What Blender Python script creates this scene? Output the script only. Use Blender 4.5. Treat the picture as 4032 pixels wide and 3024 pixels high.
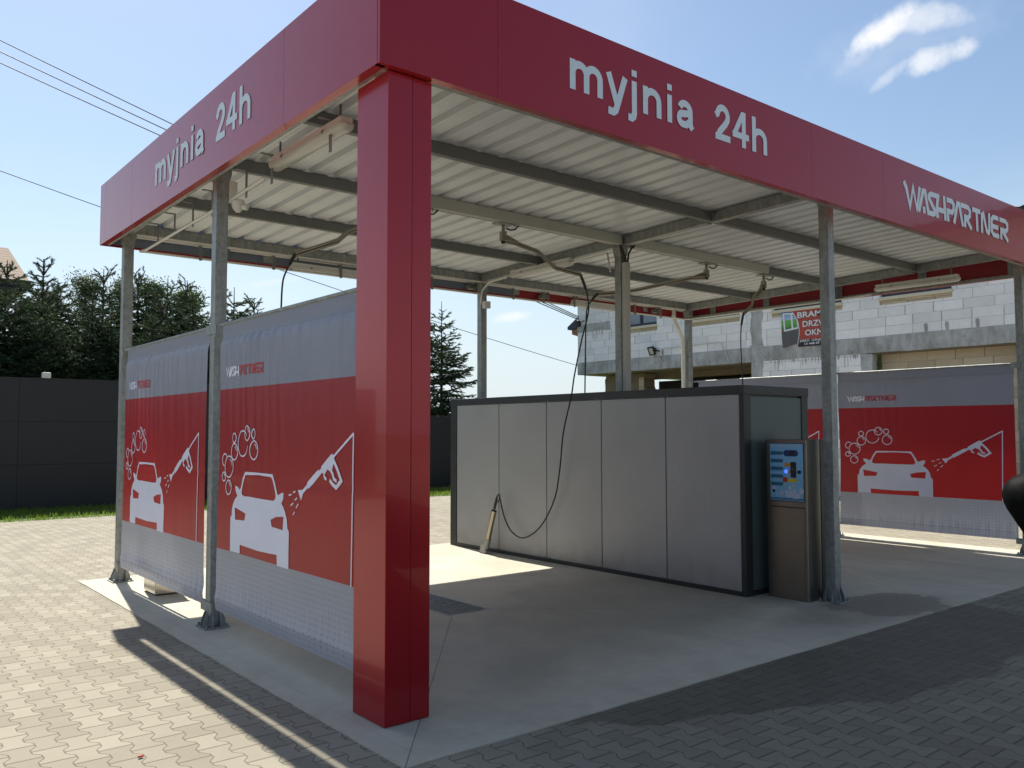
import bpy, bmesh, math, random
import numpy as np
from mathutils import Vector, Matrix
from mathutils.geometry import tessellate_polygon
R=math.radians
for o in list(bpy.data.objects): bpy.data.objects.remove(o)
scene=bpy.context.scene; COL=scene.collection

# ---------------------------------------------------------------- camera
cd=bpy.data.cameras.new('camera'); cam=bpy.data.objects.new('camera',cd); COL.objects.link(cam); scene.camera=cam
cd.sensor_width=36; cd.lens=3350.28/4032*36; cd.clip_start=.05; cd.clip_end=4000
RT=Vector((0.77471,-0.632315,-0.001388)); UP=Vector((-0.033404,-0.043118,0.998511)); FW=Vector((0.631434,0.77351,0.054526))
m=Matrix((RT,UP,-FW)).transposed().to_4x4(); m.translation=Vector((-2.2194,-3.5243,1.6)); cam.matrix_world=m
# ---------------------------------------------------------------- sky and sun
SUN_EL=R(55.0); SUN_AZ=R(9.7)          # azimuth from +Y towards +X
w=bpy.data.worlds.new('World'); scene.world=w; w.use_nodes=True
scene.view_settings.view_transform='Standard'; scene.view_settings.look='None'
scene.view_settings.exposure=0.60; scene.view_settings.gamma=1.0; scene.view_settings.use_curve_mapping=False
SKY_STRENGTH=0.089
sl=bpy.data.lights.new('sun','SUN'); sl.energy=5.0; sl.angle=R(.53); sl.color=(1,.965,.90)
sun=bpy.data.objects.new('sun',sl); COL.objects.link(sun)
sd=Vector((math.sin(SUN_AZ)*math.cos(SUN_EL),math.cos(SUN_AZ)*math.cos(SUN_EL),math.sin(SUN_EL)))
sun.rotation_euler=sd.to_track_quat('Z','Y').to_euler(); sun.location=(0,0,30)

# ---------------------------------------------------------------- node expression helper
class X:
    def __init__(s,nt,k): s.nt=nt; s.k=k
    def _b(s,o,op,rev=False,o2=None):
        n=s.nt.nodes.new('ShaderNodeMath'); n.operation=op
        a,b=(o,s) if rev else (s,o)
        for i,v in enumerate((a,b,o2)):
            if v is None: continue
            if isinstance(v,X): s.nt.links.new(v.k,n.inputs[i])
            else: n.inputs[i].default_value=v
        return X(s.nt,n.outputs[0])
    def __add__(s,o): return s._b(o,'ADD')
    __radd__=__add__
    def __sub__(s,o): return s._b(o,'SUBTRACT')
    def __rsub__(s,o): return s._b(o,'SUBTRACT',True)
    def __mul__(s,o): return s._b(o,'MULTIPLY')
    __rmul__=__mul__
    def __truediv__(s,o): return s._b(o,'DIVIDE')
    def f(s,op,*a): return s._b(a[0] if a else None,op,False,a[1] if len(a)>1 else None)
def clamp01(x): return x.f('MAXIMUM',0).f('MINIMUM',1)
def sstep(x,a,b):
    n=x.nt.nodes.new('ShaderNodeMapRange'); n.interpolation_type='SMOOTHSTEP'
    x.nt.links.new(x.k,n.inputs[0]); n.inputs[1].default_value=a; n.inputs[2].default_value=b
    return X(x.nt,n.outputs[0])
class M:
    """material builder"""
    def __init__(s,name,base=(.5,.5,.5),rough=.6,metal=0,spec=.5,**kw):
        s.m=bpy.data.materials.new(name); s.m.use_nodes=True; s.nt=s.m.node_tree; s.p=s.nt.nodes['Principled BSDF']
        s.p.inputs['Base Color'].default_value=(*base,1); s.p.inputs['Roughness'].default_value=rough
        s.p.inputs['Metallic'].default_value=metal; s.p.inputs['Specular IOR Level'].default_value=spec
        for k,v in kw.items(): s.p.inputs[k.replace('_',' ')].default_value=v
    def obj(s):
        n=s.nt.nodes.new('ShaderNodeNewGeometry'); return n.outputs['Position']
    def xyz(s,v=None):
        n=s.nt.nodes.new('ShaderNodeSeparateXYZ'); s.nt.links.new(v or s.obj(),n.inputs[0]); return [X(s.nt,o) for o in n.outputs]
    def comb(s,a,b,c):
        n=s.nt.nodes.new('ShaderNodeCombineXYZ')
        for i,v in enumerate((a,b,c)):
            if isinstance(v,X): s.nt.links.new(v.k,n.inputs[i])
            else: n.inputs[i].default_value=v
        return n.outputs[0]
    def noise(s,scale,detail=4,vec=None,rough=.55,stretch=None,dist=0):
        n=s.nt.nodes.new('ShaderNodeTexNoise'); n.inputs['Scale'].default_value=scale; n.inputs['Detail'].default_value=detail
        n.inputs['Roughness'].default_value=rough; n.inputs['Distortion'].default_value=dist
        v=vec or s.obj()
        if stretch:
            mp=s.nt.nodes.new('ShaderNodeVectorMath'); mp.operation='MULTIPLY'; s.nt.links.new(v,mp.inputs[0]); mp.inputs[1].default_value=stretch; v=mp.outputs[0]
        s.nt.links.new(v,n.inputs['Vector']); return X(s.nt,n.outputs[0])
    def white(s,vec):
        n=s.nt.nodes.new('ShaderNodeTexWhiteNoise'); s.nt.links.new(vec,n.inputs[0]); return X(s.nt,n.outputs[0])
    def mix(s,f,a,b,mode='MIX'):
        n=s.nt.nodes.new('ShaderNodeMix'); n.data_type='RGBA'; n.blend_type=mode
        if isinstance(f,X): s.nt.links.new(f.k,n.inputs[0])
        else: n.inputs[0].default_value=f
        for i,v in ((6,a),(7,b)):
            if isinstance(v,tuple): n.inputs[i].default_value=(*v,1)
            else: s.nt.links.new(v.k if isinstance(v,X) else v,n.inputs[i])
        return n.outputs[2]
    def scale(s,c,x): return s.mix(1.0,c,s.comb(x,x,x),'MULTIPLY')
    def col(s,c): s.nt.links.new(c,s.p.inputs['Base Color']); return s
    def rough(s,x): s.nt.links.new(x.k,s.p.inputs['Roughness']); return s
    def bump(s,x,dist=.01,strength=1):
        n=s.nt.nodes.new('ShaderNodeBump'); n.inputs['Distance'].default_value=dist; n.inputs['Strength'].default_value=strength
        s.nt.links.new(x.k,n.inputs['Height']); s.nt.links.new(n.outputs[0],s.p.inputs['Normal']); return s

# world nodes: Nishita sky with a few small clouds placed by direction
nt=w.node_tree; bg=nt.nodes['Background']
sky=nt.nodes.new('ShaderNodeTexSky'); sky.sky_type='NISHITA'; sky.sun_disc=False; sky.sun_elevation=SUN_EL; sky.sun_rotation=SUN_AZ
sky.air_density=1.25; sky.dust_density=1.0; sky.ozone_density=2.0; sky.altitude=200
tc=nt.nodes.new('ShaderNodeTexCoord')
def wnoise(scale,detail,off):
    a=nt.nodes.new('ShaderNodeVectorMath'); a.operation='ADD'; nt.links.new(tc.outputs['Generated'],a.inputs[0]); a.inputs[1].default_value=off
    n=nt.nodes.new('ShaderNodeTexNoise'); n.inputs['Scale'].default_value=scale; n.inputs['Detail'].default_value=detail; n.inputs['Roughness'].default_value=.6
    nt.links.new(a.outputs[0],n.inputs['Vector']); return X(nt,n.outputs[0])
def wdot(v):
    n=nt.nodes.new('ShaderNodeVectorMath'); n.operation='DOT_PRODUCT'; nt.links.new(tc.outputs['Generated'],n.inputs[0]); n.inputs[1].default_value=v
    return X(nt,n.outputs['Value'])
def pixdir(px,py): return ((px-2016)/3350.28*RT-(py-1512)/3350.28*UP+FW).normalized()
n1=wnoise(38,8,(0,0,0)); n2=wnoise(9,6,(3,1,2)); tot=None
for (px,py,ang,rx,ry,amt) in [(3478,118,-36,.036,.0125,1.0),(3640,72,-2,.040,.0135,.62),(3400,205,-38,.036,.010,.28),(3690,222,-18,.032,.0115,.78),(3520,285,-40,.022,.006,.45),(2005,1250,-8,.022,.0065,.8),(1075,1110,-10,.03,.004,.35),(3560,170,-20,.09,.03,.12)]:
    d=pixdir(px,py); a=R(ang)
    e1=(math.cos(a)*RT-math.sin(a)*UP); e2=(math.sin(a)*RT+math.cos(a)*UP)
    e1=(e1-d*e1.dot(d)).normalized(); e2=(e2-d*e2.dot(d)-e1*e2.dot(e1)).normalized()
    u=wdot(e1)/rx; v=wdot(e2)/ry
    r2=(u*u+v*v)+(n1-.5)*3.0+(n2-.5)*1.6
    k=sstep(r2*-1.0,-1.7,.5)*sstep(wdot(d),.9,.93)*amt
    tot=k if tot is None else tot.f('MAXIMUM',k)
# faint high veil
veil=sstep(wnoise(2.2,6,(5,2,0)),.45,.8)*.16
mixn=nt.nodes.new('ShaderNodeMix'); mixn.data_type='RGBA'; nt.links.new(tot.f('MAXIMUM',veil).k,mixn.inputs[0])
zc=wdot((0,0,1)); hz=nt.nodes.new('ShaderNodeMix'); hz.data_type='RGBA'; nt.links.new((sstep(zc,.30,-.02)*.85).k,hz.inputs[0])
nt.links.new(sky.outputs[0],hz.inputs[6]); hz.inputs[7].default_value=(5.5,6.4,7.2,1)
nt.links.new(hz.outputs[2],mixn.inputs[6]); mixn.inputs[7].default_value=(7.6,7.7,7.9,1)
nt.links.new(mixn.outputs[2],bg.inputs[0]); bg.inputs[1].default_value=SKY_STRENGTH

# ---------------------------------------------------------------- mesh helper
class MB:
    def __init__(s): s.v=[]; s.f=[]; s.sm=[]; s.mi=[]; s.cm=0
    def add(s,vs,fs,smooth=False):
        o=len(s.v); s.v+= [tuple(p) for p in vs]; s.f+= [tuple(i+o for i in f) for f in fs]; s.sm+=[smooth]*len(fs); s.mi+=[s.cm]*len(fs); return s
    def mat(s,i): s.cm=i; return s
    def box(s,x0,x1,y0,y1,z0,z1):
        return s.add([(x,y,z) for z in (z0,z1) for y in (y0,y1) for x in (x0,x1)],[(0,2,3,1),(4,5,7,6),(0,1,5,4),(2,6,7,3),(0,4,6,2),(1,3,7,5)])
    def obox(s,c,ax,hx,ay,hy,az,hz):
        c=Vector(c);ax=Vector(ax).normalized()*hx;ay=Vector(ay).normalized()*hy;az=Vector(az).normalized()*hz
        return s.add([c+i*ax+j*ay+k*az for k in (-1,1) for j in (-1,1) for i in (-1,1)],[(0,2,3,1),(4,5,7,6),(0,1,5,4),(2,6,7,3),(0,4,6,2),(1,3,7,5)])
    def tube(s,pts,r,n=8,caps=True,smooth=True,flat=1.0):
        P=[Vector(p) for p in pts]; rs=r if isinstance(r,(list,tuple)) else [r]*len(P)
        rings=[]; pn=None
        for i,p in enumerate(P):
            t=(P[min(i+1,len(P)-1)]-P[max(i-1,0)]).normalized()
            if pn is None:
                a=Vector((0,0,1)) if abs(t.z)<.9 else Vector((1,0,0)); nrm=t.cross(a).normalized()
            else: nrm=(pn-t*pn.dot(t)).normalized()
            pn=nrm; b=t.cross(nrm)
            rings.append([p+(math.cos(2*math.pi*k/n)*nrm+math.sin(2*math.pi*k/n)*b*flat)*rs[i] for k in range(n)])
        vs=[q for g in rings for q in g]; fs=[]
        for i in range(len(P)-1):
            for k in range(n): fs.append((i*n+k,i*n+(k+1)%n,(i+1)*n+(k+1)%n,(i+1)*n+k))
        s.add(vs,fs,smooth)
        if caps: s.add(rings[0],[tuple(range(n))[::-1]]); s.add(rings[-1],[tuple(range(n))])
        return s
    def poly(s,loops,fn,d0,d1):
        """extruded polygon with holes; loops in 2-D, fn(a,b,d)->xyz"""
        tri=tessellate_polygon([[Vector((a,b,0)) for a,b in L] for L in loops])
        flat=[p for L in loops for p in L]
        s.add([fn(a,b,d1) for a,b in flat],[tuple(t) for t in tri])
        if d0!=d1:
            s.add([fn(a,b,d0) for a,b in flat],[tuple(t)[::-1] for t in tri])
            for L in loops:
                n=len(L); s.add([fn(a,b,d0) for a,b in L]+[fn(a,b,d1) for a,b in L],[(i,(i+1)%n,n+(i+1)%n,n+i) for i in range(n)])
        return s
    def build(s,name,mat,parent=None,org=(0,0,0),bevel=0,fix=True):
        me=bpy.data.meshes.new(name); O=Vector(org)
        me.from_pydata([tuple(Vector(v)-O) for v in s.v],[],s.f)
        for mm in (mat if isinstance(mat,(list,tuple)) else [mat]): me.materials.append(mm.m if isinstance(mm,M) else mm)
        me.polygons.foreach_set('use_smooth',s.sm); me.polygons.foreach_set('material_index',s.mi)
        if fix:
            bm=bmesh.new(); bm.from_mesh(me); bmesh.ops.recalc_face_normals(bm,faces=bm.faces); bm.to_mesh(me); bm.free()
        ob=bpy.data.objects.new(name,me); COL.objects.link(ob)
        if parent: ob.parent=parent
        else: ob.location=O
        if bevel:
            b=ob.modifiers.new('bevel','BEVEL'); b.width=bevel; b.segments=2; b.limit_method='ANGLE'; b.angle_limit=R(40)
        return ob
def tag(o,label=None,cat=None,group=None,kind=None):
    for k,v in (('label',label),('category',cat),('group',group),('kind',kind)):
        if v: o[k]=v
    return o
def thing(name,label,cat,loc=(0,0,0),group=None,rz=0):
    o=bpy.data.objects.new(name,None); COL.objects.link(o); o.location=loc; o.rotation_euler=(0,0,rz); o.empty_display_size=.2
    o['org']=loc
    return tag(o,label,cat,group)
def part(name,mb,mat,T,bevel=0,label=None):
    root=T
    while root.parent: root=root.parent
    o=mb.build(name,mat,T,org=root['org'] if 'org' in root else tuple(root.location),bevel=bevel)
    if label: o['label']=label
    return o
def copy_tree(o,parent=None):
    c=o.copy(); COL.objects.link(c)
    c.parent=parent if parent else None
    for ch in [q for q in bpy.data.objects if q.parent==o]: copy_tree(ch,c)
    return c
def ribbon(pts,w,closed=False):
    """constant width strip polygon around a 2-D polyline, as quads"""
    n=len(pts); L=[];Rr=[]
    for i in range(n):
        a=Vector(pts[i-1]) if (i>0 or closed) else None; b=Vector(pts[i]); c=Vector(pts[(i+1)%n]) if (i<n-1 or closed) else None
        d1=(b-a).normalized() if a is not None and (b-a).length>1e-9 else None; d2=(c-b).normalized() if c is not None and (c-b).length>1e-9 else None
        d1=d1 or d2; d2=d2 or d1
        t=(d1+d2); t=t.normalized() if t.length>1e-6 else d1
        nn=Vector((-t.y,t.x)); k=1/max(.5,nn.dot(Vector((-d1.y,d1.x))))
        L.append(b+nn*w/2*k); Rr.append(b-nn*w/2*k)
    return L,Rr
def add_ribbon(mb,pts,w,fn,d0,d1):
    L,Rr=ribbon(pts,w); n=len(L)
    vs=[fn(p.x,p.y,d1) for p in L]+[fn(p.x,p.y,d1) for p in Rr]; fs=[(i,i+1,n+i+1,n+i) for i in range(n-1)]
    if d0!=d1:
        vs+=[fn(p.x,p.y,d0) for p in L]+[fn(p.x,p.y,d0) for p in Rr]
        for i in range(n-1):
            fs+=[(2*n+i,2*n+i+1,i+1,i),(n+i,n+i+1,3*n+i+1,3*n+i),(2*n+i,3*n+i,3*n+i+1,2*n+i+1)]
        fs+=[(0,n,3*n,2*n),(n-1,2*n-1,4*n-1,3*n-1)]
    mb.add(vs,fs)
def arc2(cx,cy,rx,ry,a0,a1,n=10):
    return [(cx+rx*math.cos(R(a0+(a1-a0)*i/n)),cy+ry*math.sin(R(a0+(a1-a0)*i/n))) for i in range(n+1)]

# ---------------------------------------------------------------- materials
def mk_mottle(name,c,rough,metal,var=.12,scale=14,spec=.5,bumpd=0,**kw):
    a=M(name,c,rough,metal,spec,**kw); n=a.noise(scale,5); a.col(a.scale(c,1-var+2*var*n)); a.rough(clamp01(n*.3+(rough-.15)))
    if bumpd: a.bump(a.noise(scale*6,4),bumpd,.5)
    return a
GALV=M('galvanised_steel',(.3,.32,.33),.5,.55)
n=GALV.noise(22,5,rough=.7); n2=GALV.noise(3,3,stretch=(6,6,1)); GALV.col(GALV.mix(sstep(n*.6+n2*.4,.35,.65),(.20,.212,.205),(.34,.35,.335))); GALV.rough(n*.3+.35)
DARKGALV=mk_mottle('old_galvanised_beam',(.17,.18,.175),.6,.4,.2,10)
RED=M('red_coated_sheet',(.34,.006,.014),.24,.3,.5,Coat_Weight=.28,Coat_Roughness=.03)
n=RED.noise(1.3,3); RED.bump(n,.008,.3)
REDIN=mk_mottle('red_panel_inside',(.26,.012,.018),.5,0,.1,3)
GREYIN=mk_mottle('blue_grey_panel_back',(.13,.165,.215),.5,.1,.1,3)
WHITEL=mk_mottle('white_letter',(.6,.66,.72),.4,0,.04,5)
LETSIDE=M('letter_side',(.12,.1,.11),.6)
ROOFW=M('cream_roof_sheet',(.62,.59,.53),.3,0,.5); n=ROOFW.noise(3,4,stretch=(1,.2,1)); ROOFW.col(ROOFW.scale((.67,.705,.73),n*.2+.88))
DARKTRIM=mk_mottle('anthracite_trim',(.017,.019,.019),.42,0,.1,6)
PVC=mk_mottle('white_plastic',(.62,.61,.57),.42,0,.06,8)
BLACKR=mk_mottle('black_rubber',(.012,.012,.013),.5,0,.2,20)
STEEL=M('stainless_steel',(.38,.35,.31),.3,.9); n=STEEL.noise(60,3,stretch=(1,1,.04)); n2=STEEL.noise(4,4); STEEL.col(STEEL.scale((.21,.20,.175),n*.25+n2*.3+.7)); STEEL.rough(n*.18+.2+n2*.1)
BOOM=M('boom_steel',(.33,.30,.245),.2,.95)
BRIGHTST=M('polished_steel',(.6,.56,.48),.22,.95)
DUCT=mk_mottle('cable_duct_plastic',(.40,.40,.36),.45,0,.06,6)
PANEL=M('light_grey_sandwich_panel',(.42,.43,.45),.45,.25)
y_=PANEL.xyz(); wv=(y_[1]*(2*math.pi/.022)).f('SINE'); PANEL.bump(wv,.0012,.6); n=PANEL.noise(1.5,4); PANEL.col(PANEL.mix(sstep(y_[2]+(PANEL.noise(5,5)-.5)*.5,.34,-.05)*.35,PANEL.scale((.33,.335,.335),n*.25+.87),(.16,.13,.09)))
DGPANEL=mk_mottle('dark_green_grey_panel',(.075,.098,.095),.4,.1,.08,4)
FENCE=M('black_fence_board',(.022,.024,.028),.55); n=FENCE.noise(6,4,stretch=(1,1,4)); FENCE.col(FENCE.scale((.015,.016,.018),n*.5+.75))
GLASS=M('dark_window_glass',(.16,.2,.26),.06,0,.9)
NAVY=M('navy_window_frame',(.02,.03,.055),.4)
CREAM=mk_mottle('cream_sill',(.62,.57,.42),.6,0,.1,9)
LAMP=M('lamp_diffuser',(.52,.52,.49),.25,0,.6,Transmission_Weight=.15)
BARK=mk_mottle('bark',(.06,.045,.032),.9,0,.3,14,bumpd=.01)
NEEDLE=M('spruce_needles',(.04,.07,.03),.65,0,.25)
gi=NEEDLE.nt.nodes.new('ShaderNodeObjectInfo'); n=NEEDLE.noise(.9,4); n3=NEEDLE.noise(9,3)
NEEDLE.col(NEEDLE.mix(sstep(n3*.55+n*.45,.35,.7),(.022,.05,.026),(.095,.13,.045)))
LEAF=M('leaves',(.07,.1,.03),.55,0,.3); n=LEAF.noise(3,4); LEAF.col(LEAF.mix(sstep(n,.35,.65),(.04,.075,.022),(.12,.16,.055)))
GRASS=M('grass_blades',(.1,.2,.03),.6,0,.3); n=GRASS.noise(1.8,4); n2=GRASS.noise(40,2); GRASS.col(GRASS.mix(sstep(n*.5+n2*.5,.35,.65),(.11,.18,.02),(.24,.33,.05)))
BLACKCAR=M('black_car_paint',(.003,.003,.003),.6,0,.05)


def translucent(a,f):
    src=a.p.inputs['Base Color'].links[0].from_socket
    tr=a.nt.nodes.new('ShaderNodeBsdfTranslucent'); a.nt.links.new(src,tr.inputs[0]); mx=a.nt.nodes.new('ShaderNodeMixShader'); mx.inputs[0].default_value=f
    a.nt.links.new(a.p.outputs[0],mx.inputs[1]); a.nt.links.new(tr.outputs[0],mx.inputs[2]); out=[n for n in a.nt.nodes if n.type=='OUTPUT_MATERIAL'][0]; a.nt.links.new(mx.outputs[0],out.inputs[0])
translucent(GRASS,.5); translucent(NEEDLE,.2); translucent(LEAF,.4)
# pavers: interlocking double-T blocks
def paver_nodes(a):
    x,y,z=a.xyz(); W,H,A=.1305,.205,.13
    wob=a.noise(1.2,2); x=x+(wob-.5)*.012
    u=(x+1.315)/W; v=(y-1.173)/H
    k=u.f('ROUND'); p=v+k*.5
    fr=p-p.f('FLOOR'); tri=1-4*((fr-.5).f('ABSOLUTE')); T=(tri*2.4).f('MAXIMUM',-1).f('MINIMUM',1)
    b=k+T*A; d=u-b; d1=d.f('ABSOLUTE')*W
    col=k-(d.f('LESS_THAN',0.0)); pc=v+col*.5; pr=pc.f('ROUND'); d2=(pc-pr).f('ABSOLUTE')*H
    dd=d1.f('MINIMUM',d2*.5); tid=a.comb(col,pc.f('FLOOR'),0.0); rnd=a.white(tid)  # straight joints drawn wider, with the bevel shadow put into the dark line
    return x,y,dd,rnd
def ell(x,y,cx,cy,rx,ry,ang):
    c,s=math.cos(ang),math.sin(ang); u=((x-cx)*c+(y-cy)*s)/rx; v=((y-cy)*c-(x-cx)*s)/ry
    return 1-(u*u+v*v).f('SQRT')
PAVER=a=M('paver_blocks',(.4,.37,.3),.85,0,.25)
x,y,dd,rnd=paver_nodes(a)
big=a.noise(.35,4); mid=a.noise(5,5); fine=a.noise(160,3); med=a.noise(2.0,5)
wet=ell(x,y,2.3,-.25,1.5,.42,-.32).f('MAXIMUM',ell(x,y,4.1,-.35,1.9,.75,.05)).f('MAXIMUM',ell(x,y,5.3,-.1,.8,.75,0))
wet=sstep(wet+(med-.5)*.6+(mid-.5)*.3+(rnd-.5)*.09,-.02,.07)
base=a.mix(rnd,(.262,.233,.172),(.345,.310,.232)); base=a.scale(base,(big*.3+mid*.16+fine*.26+.62))
base=a.mix(sstep(dd,.0050,.0015)*(med*.4+.5),base,(.115,.098,.07)); damp_shade=sstep(ell(x,y,4.6,-1.3,5.6,1.75,-.04)+(med-.5)*.5,-.1,.30)  # wide damp tone on the front pavers, also deepening the canopy shade in colour
ms=sstep(a.noise(.9,6,rough=.7),.60,.72); base=a.mix(ms*.18,base,(.12,.10,.07)); oil=sstep(a.noise(2.6,3),.735,.77); base=a.mix(oil*.25,base,(.06,.052,.04)); base=a.mix(damp_shade*.28,base,(.10,.09,.068)); base=a.mix(wet*.5,base,(.04,.037,.026))
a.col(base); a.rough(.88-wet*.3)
a.bump(sstep(dd,0.0,.005)*.8+fine*.12+rnd*.3,.004,.8)
# concrete wash floor
CONC=a=M('concrete_slab',(.4,.38,.34),.8,0,.3)
x,y,z=a.xyz(); n1=a.noise(.55,6,rough=.6); n2=a.noise(2.6,6,stretch=(1,.45,1)); fine=a.noise(120,4,rough=.7); n3=a.noise(9,5)
def segd(x,y,p0,p1):
    dx,dy=p1[0]-p0[0],p1[1]-p0[1]; L2=dx*dx+dy*dy
    t=clamp01(((x-p0[0])*dx+(y-p0[1])*dy)/L2); ex=x-(t*dx+p0[0]); ey=y-(t*dy+p0[1]); return (ex*ex+ey*ey).f('SQRT')
wob=(a.noise(7,3)-.5)*.03
ln=None
for s0,s1 in [((0,0),(2.07,2.55)),((0.02,6.5),(2.07,4.6)),((5.81,0.03),(6.66,1.4)),((5.06,0),(5.06,.7)),((2.5,2.6),(4.7,.9)),((6.63,1.36),(7.0,2.0))]:
    d=segd(x+wob,y+wob,s0,s1); ln=d if ln is None else ln.f('MINIMUM',d)
edge=((y-.16).f('ABSOLUTE')).f('MINIMUM',(x-.13).f('ABSOLUTE'))
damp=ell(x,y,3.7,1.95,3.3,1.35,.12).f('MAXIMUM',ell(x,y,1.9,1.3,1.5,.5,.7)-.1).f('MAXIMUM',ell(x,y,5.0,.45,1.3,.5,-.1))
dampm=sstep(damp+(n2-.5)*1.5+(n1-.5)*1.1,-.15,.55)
dampe=sstep(ell(x,y,5.5,.42,.66,.42,-.15)+(n3-.5)*.4+(a.noise(2.4,4)-.5)*1.6,.0,.06)
b1=a.mix(sstep(n1*.6+n2*.4,.36,.66),(.44,.40,.305),(.58,.53,.415)); b1=a.scale(b1,fine*.3+n3*.25+.73)
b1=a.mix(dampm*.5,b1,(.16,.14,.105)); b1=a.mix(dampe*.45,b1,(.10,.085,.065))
b1=a.mix(sstep(ln,.0045,.001)*.7,b1,(.09,.08,.07)); b1=a.mix(sstep(edge,.004,.001)*.25,b1,(.14,.13,.11))
spots=sstep(a.noise(38,2,rough=.4),.77,.8); b1=a.mix(spots*.5,b1,(.1,.085,.06))
a.col(b1); a.rough(.78-dampm*.25+(n2-.5)*.15); a.bump(fine*.5+sstep(ln,0,.006)*2+n3*.5,.003,.5)
EARTH=mk_mottle('lawn_soil',(.09,.13,.035),.95,0,.35,1.2)
# aerated concrete block wall (plane facing -X: u=y, v=z)
def aac(name,c0,c1,mort,bw=.64,bh=.22,z0=3.795,axis=1):
    a=M(name,c0,.85,0,.2); xyz=a.xyz(); u0=xyz[axis]; z=xyz[2]
    v=(z-z0)/bh; row=v.f('FLOOR'); off=a.white(a.comb(row,3.0,0.0)); u=u0/bw+off; ui=u.f('FLOOR')
    rnd=a.white(a.comb(ui,row,1.0)); rnd2=a.white(a.comb(ui,row,7.0)); n=a.noise(6,5); n2=a.noise(1.3,5); f=a.noise(90,3)
    dv=((v-v.f('ROUND')).f('ABSOLUTE'))*bh; du=((u-u.f('ROUND')).f('ABSOLUTE'))*bw
    c=a.mix(rnd,c0,c1); c=a.scale(c,n*.2+n2*.22+f*.08+.77)
    gw=sstep(du,.016,.006)*sstep(rnd2+n*.5,.75,.95); j=(sstep(du,.006,.002)*.8).f('MAXIMUM',sstep(dv,.006,.002)*sstep(n+n2*.3,.45,.75)).f('MAXIMUM',gw)
    c=a.mix(j*.75,c,mort); a.col(c); a.bump(1-j+f*.15,.006,.7); return a
AAC=aac('white_aerated_blocks',(.74,.735,.72),(.88,.875,.86),(.2,.2,.2))
AACT=aac('tan_aerated_blocks',(.42,.36,.26),(.56,.49,.38),(.09,.075,.055),.62,.23,3.42)
RAWC=a=M('raw_concrete',(.3,.3,.29),.9,0,.2); n=a.noise(1.6,7,rough=.65); f=a.noise(30,5); x_=a.xyz(); n2=a.noise(7,4,stretch=(1,1,.25))
sp=sstep(a.noise(9,2),.68,.72)
c=a.mix(sstep(n*.6+n2*.4,.35,.65),(.29,.29,.275),(.52,.53,.51)); c=a.scale(c,f*.35+.82); c=a.mix(sp*.6,c,(.08,.08,.075)); a.col(c); a.bump(n*1.5+f*.4,.01,.7)
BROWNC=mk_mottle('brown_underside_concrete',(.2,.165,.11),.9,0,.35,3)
# banner
def banner_mat():
    a=M('printed_vinyl_banner',(.4,.4,.4),.38,0,.45); x,y,z=a.xyz()
    red=(.33,.008,.016); grey=(.26,.27,.335); pale=(.49,.495,.555)
    u=y/.043; v=z/.0375; ui=u-u.f('FLOOR')-.5; v2=v-v.f('FLOOR')-.5
    dn=a.white(a.comb(u.f('FLOOR'),v.f('FLOOR'),0.0)); r=((ui*ui)+(v2*v2)).f('SQRT')
    env=sstep(z,.70,.60)*.7+.3
    dots=sstep(r,.36,.2)*(dn*.3+.35)*env
    lower=a.mix(dots*.75,a.mix(sstep(z,.67,.2),(.38,.385,.43),pale),(.25,.26,.32))
    c=a.mix(sstep(z,.6699,.6701),lower,a.mix(sstep(z,1.9,.75),red,(.43,.02,.02))); c=a.mix(sstep(z,1.9289,1.9291),c,grey)
    n=a.noise(3,4); c=a.scale(c,n*.16+.92)
    hem=(sstep((z-2.335).f('ABSOLUTE'),.006,.001)).f('MAXIMUM',sstep((z-.275).f('ABSOLUTE'),.006,.001))
    c=a.mix(hem*.35,c,(.1,.1,.12)); c=a.mix(sstep(z,.2755,.2745)*.22,c,(.12,.13,.2)); c=a.mix(sstep(z,2.3345,2.3355)*.18,c,(.1,.11,.13)); a.col(c)
    tr=a.nt.nodes.new('ShaderNodeBsdfTranslucent'); a.nt.links.new(c,tr.inputs[0]); mx=a.nt.nodes.new('ShaderNodeMixShader'); mx.inputs[0].default_value=.22
    a.nt.links.new(a.p.outputs[0],mx.inputs[1]); a.nt.links.new(tr.outputs[0],mx.inputs[2]); out=[n for n in a.nt.nodes if n.type=='OUTPUT_MATERIAL'][0]; a.nt.links.new(mx.outputs[0],out.inputs[0])
    f=a.noise(25,3,stretch=(1,6,.4)); a.bump(f,.0015,.5); return a
BANNER=banner_mat()
ARTW=M('banner_white_print',(.62,.62,.72),.4,0,.4); n=ARTW.noise(3,4); ARTW.col(ARTW.scale((.72,.72,.84),n*.16+.92))
ARTR=M('banner_red_print',(.42,.012,.02),.4)
CAR=[(0.1534,1.18),(0.1571,1.145),(0.1719,1.105),(0.1518,1.076),(0.1354,1.034),(0.128,0.996),(0.1247,0.941),(0.1157,0.937),(0.1148,0.858),(0.1157,0.673),(0.1961,0.674),(0.1957,0.741),(0.2568,0.736),(0.3462,0.731),(0.4331,0.736),(0.4824,0.74),(0.4848,0.666),(0.564,0.665),(0.5636,0.779),(0.564,0.906),(0.5615,0.925),(0.5541,0.933),(0.5496,0.994),(0.5373,1.044),(0.5217,1.081),(0.509,1.097),(0.5226,1.132),(0.5246,1.171),(0.5123,1.173),(0.4885,1.153),(0.4807,1.155),(0.4627,1.232),(0.4446,1.293),(0.3413,1.295),(0.2342,1.293),(0.219,1.245),(0.201,1.17),(0.1924,1.152),(0.1751,1.173)]
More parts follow.
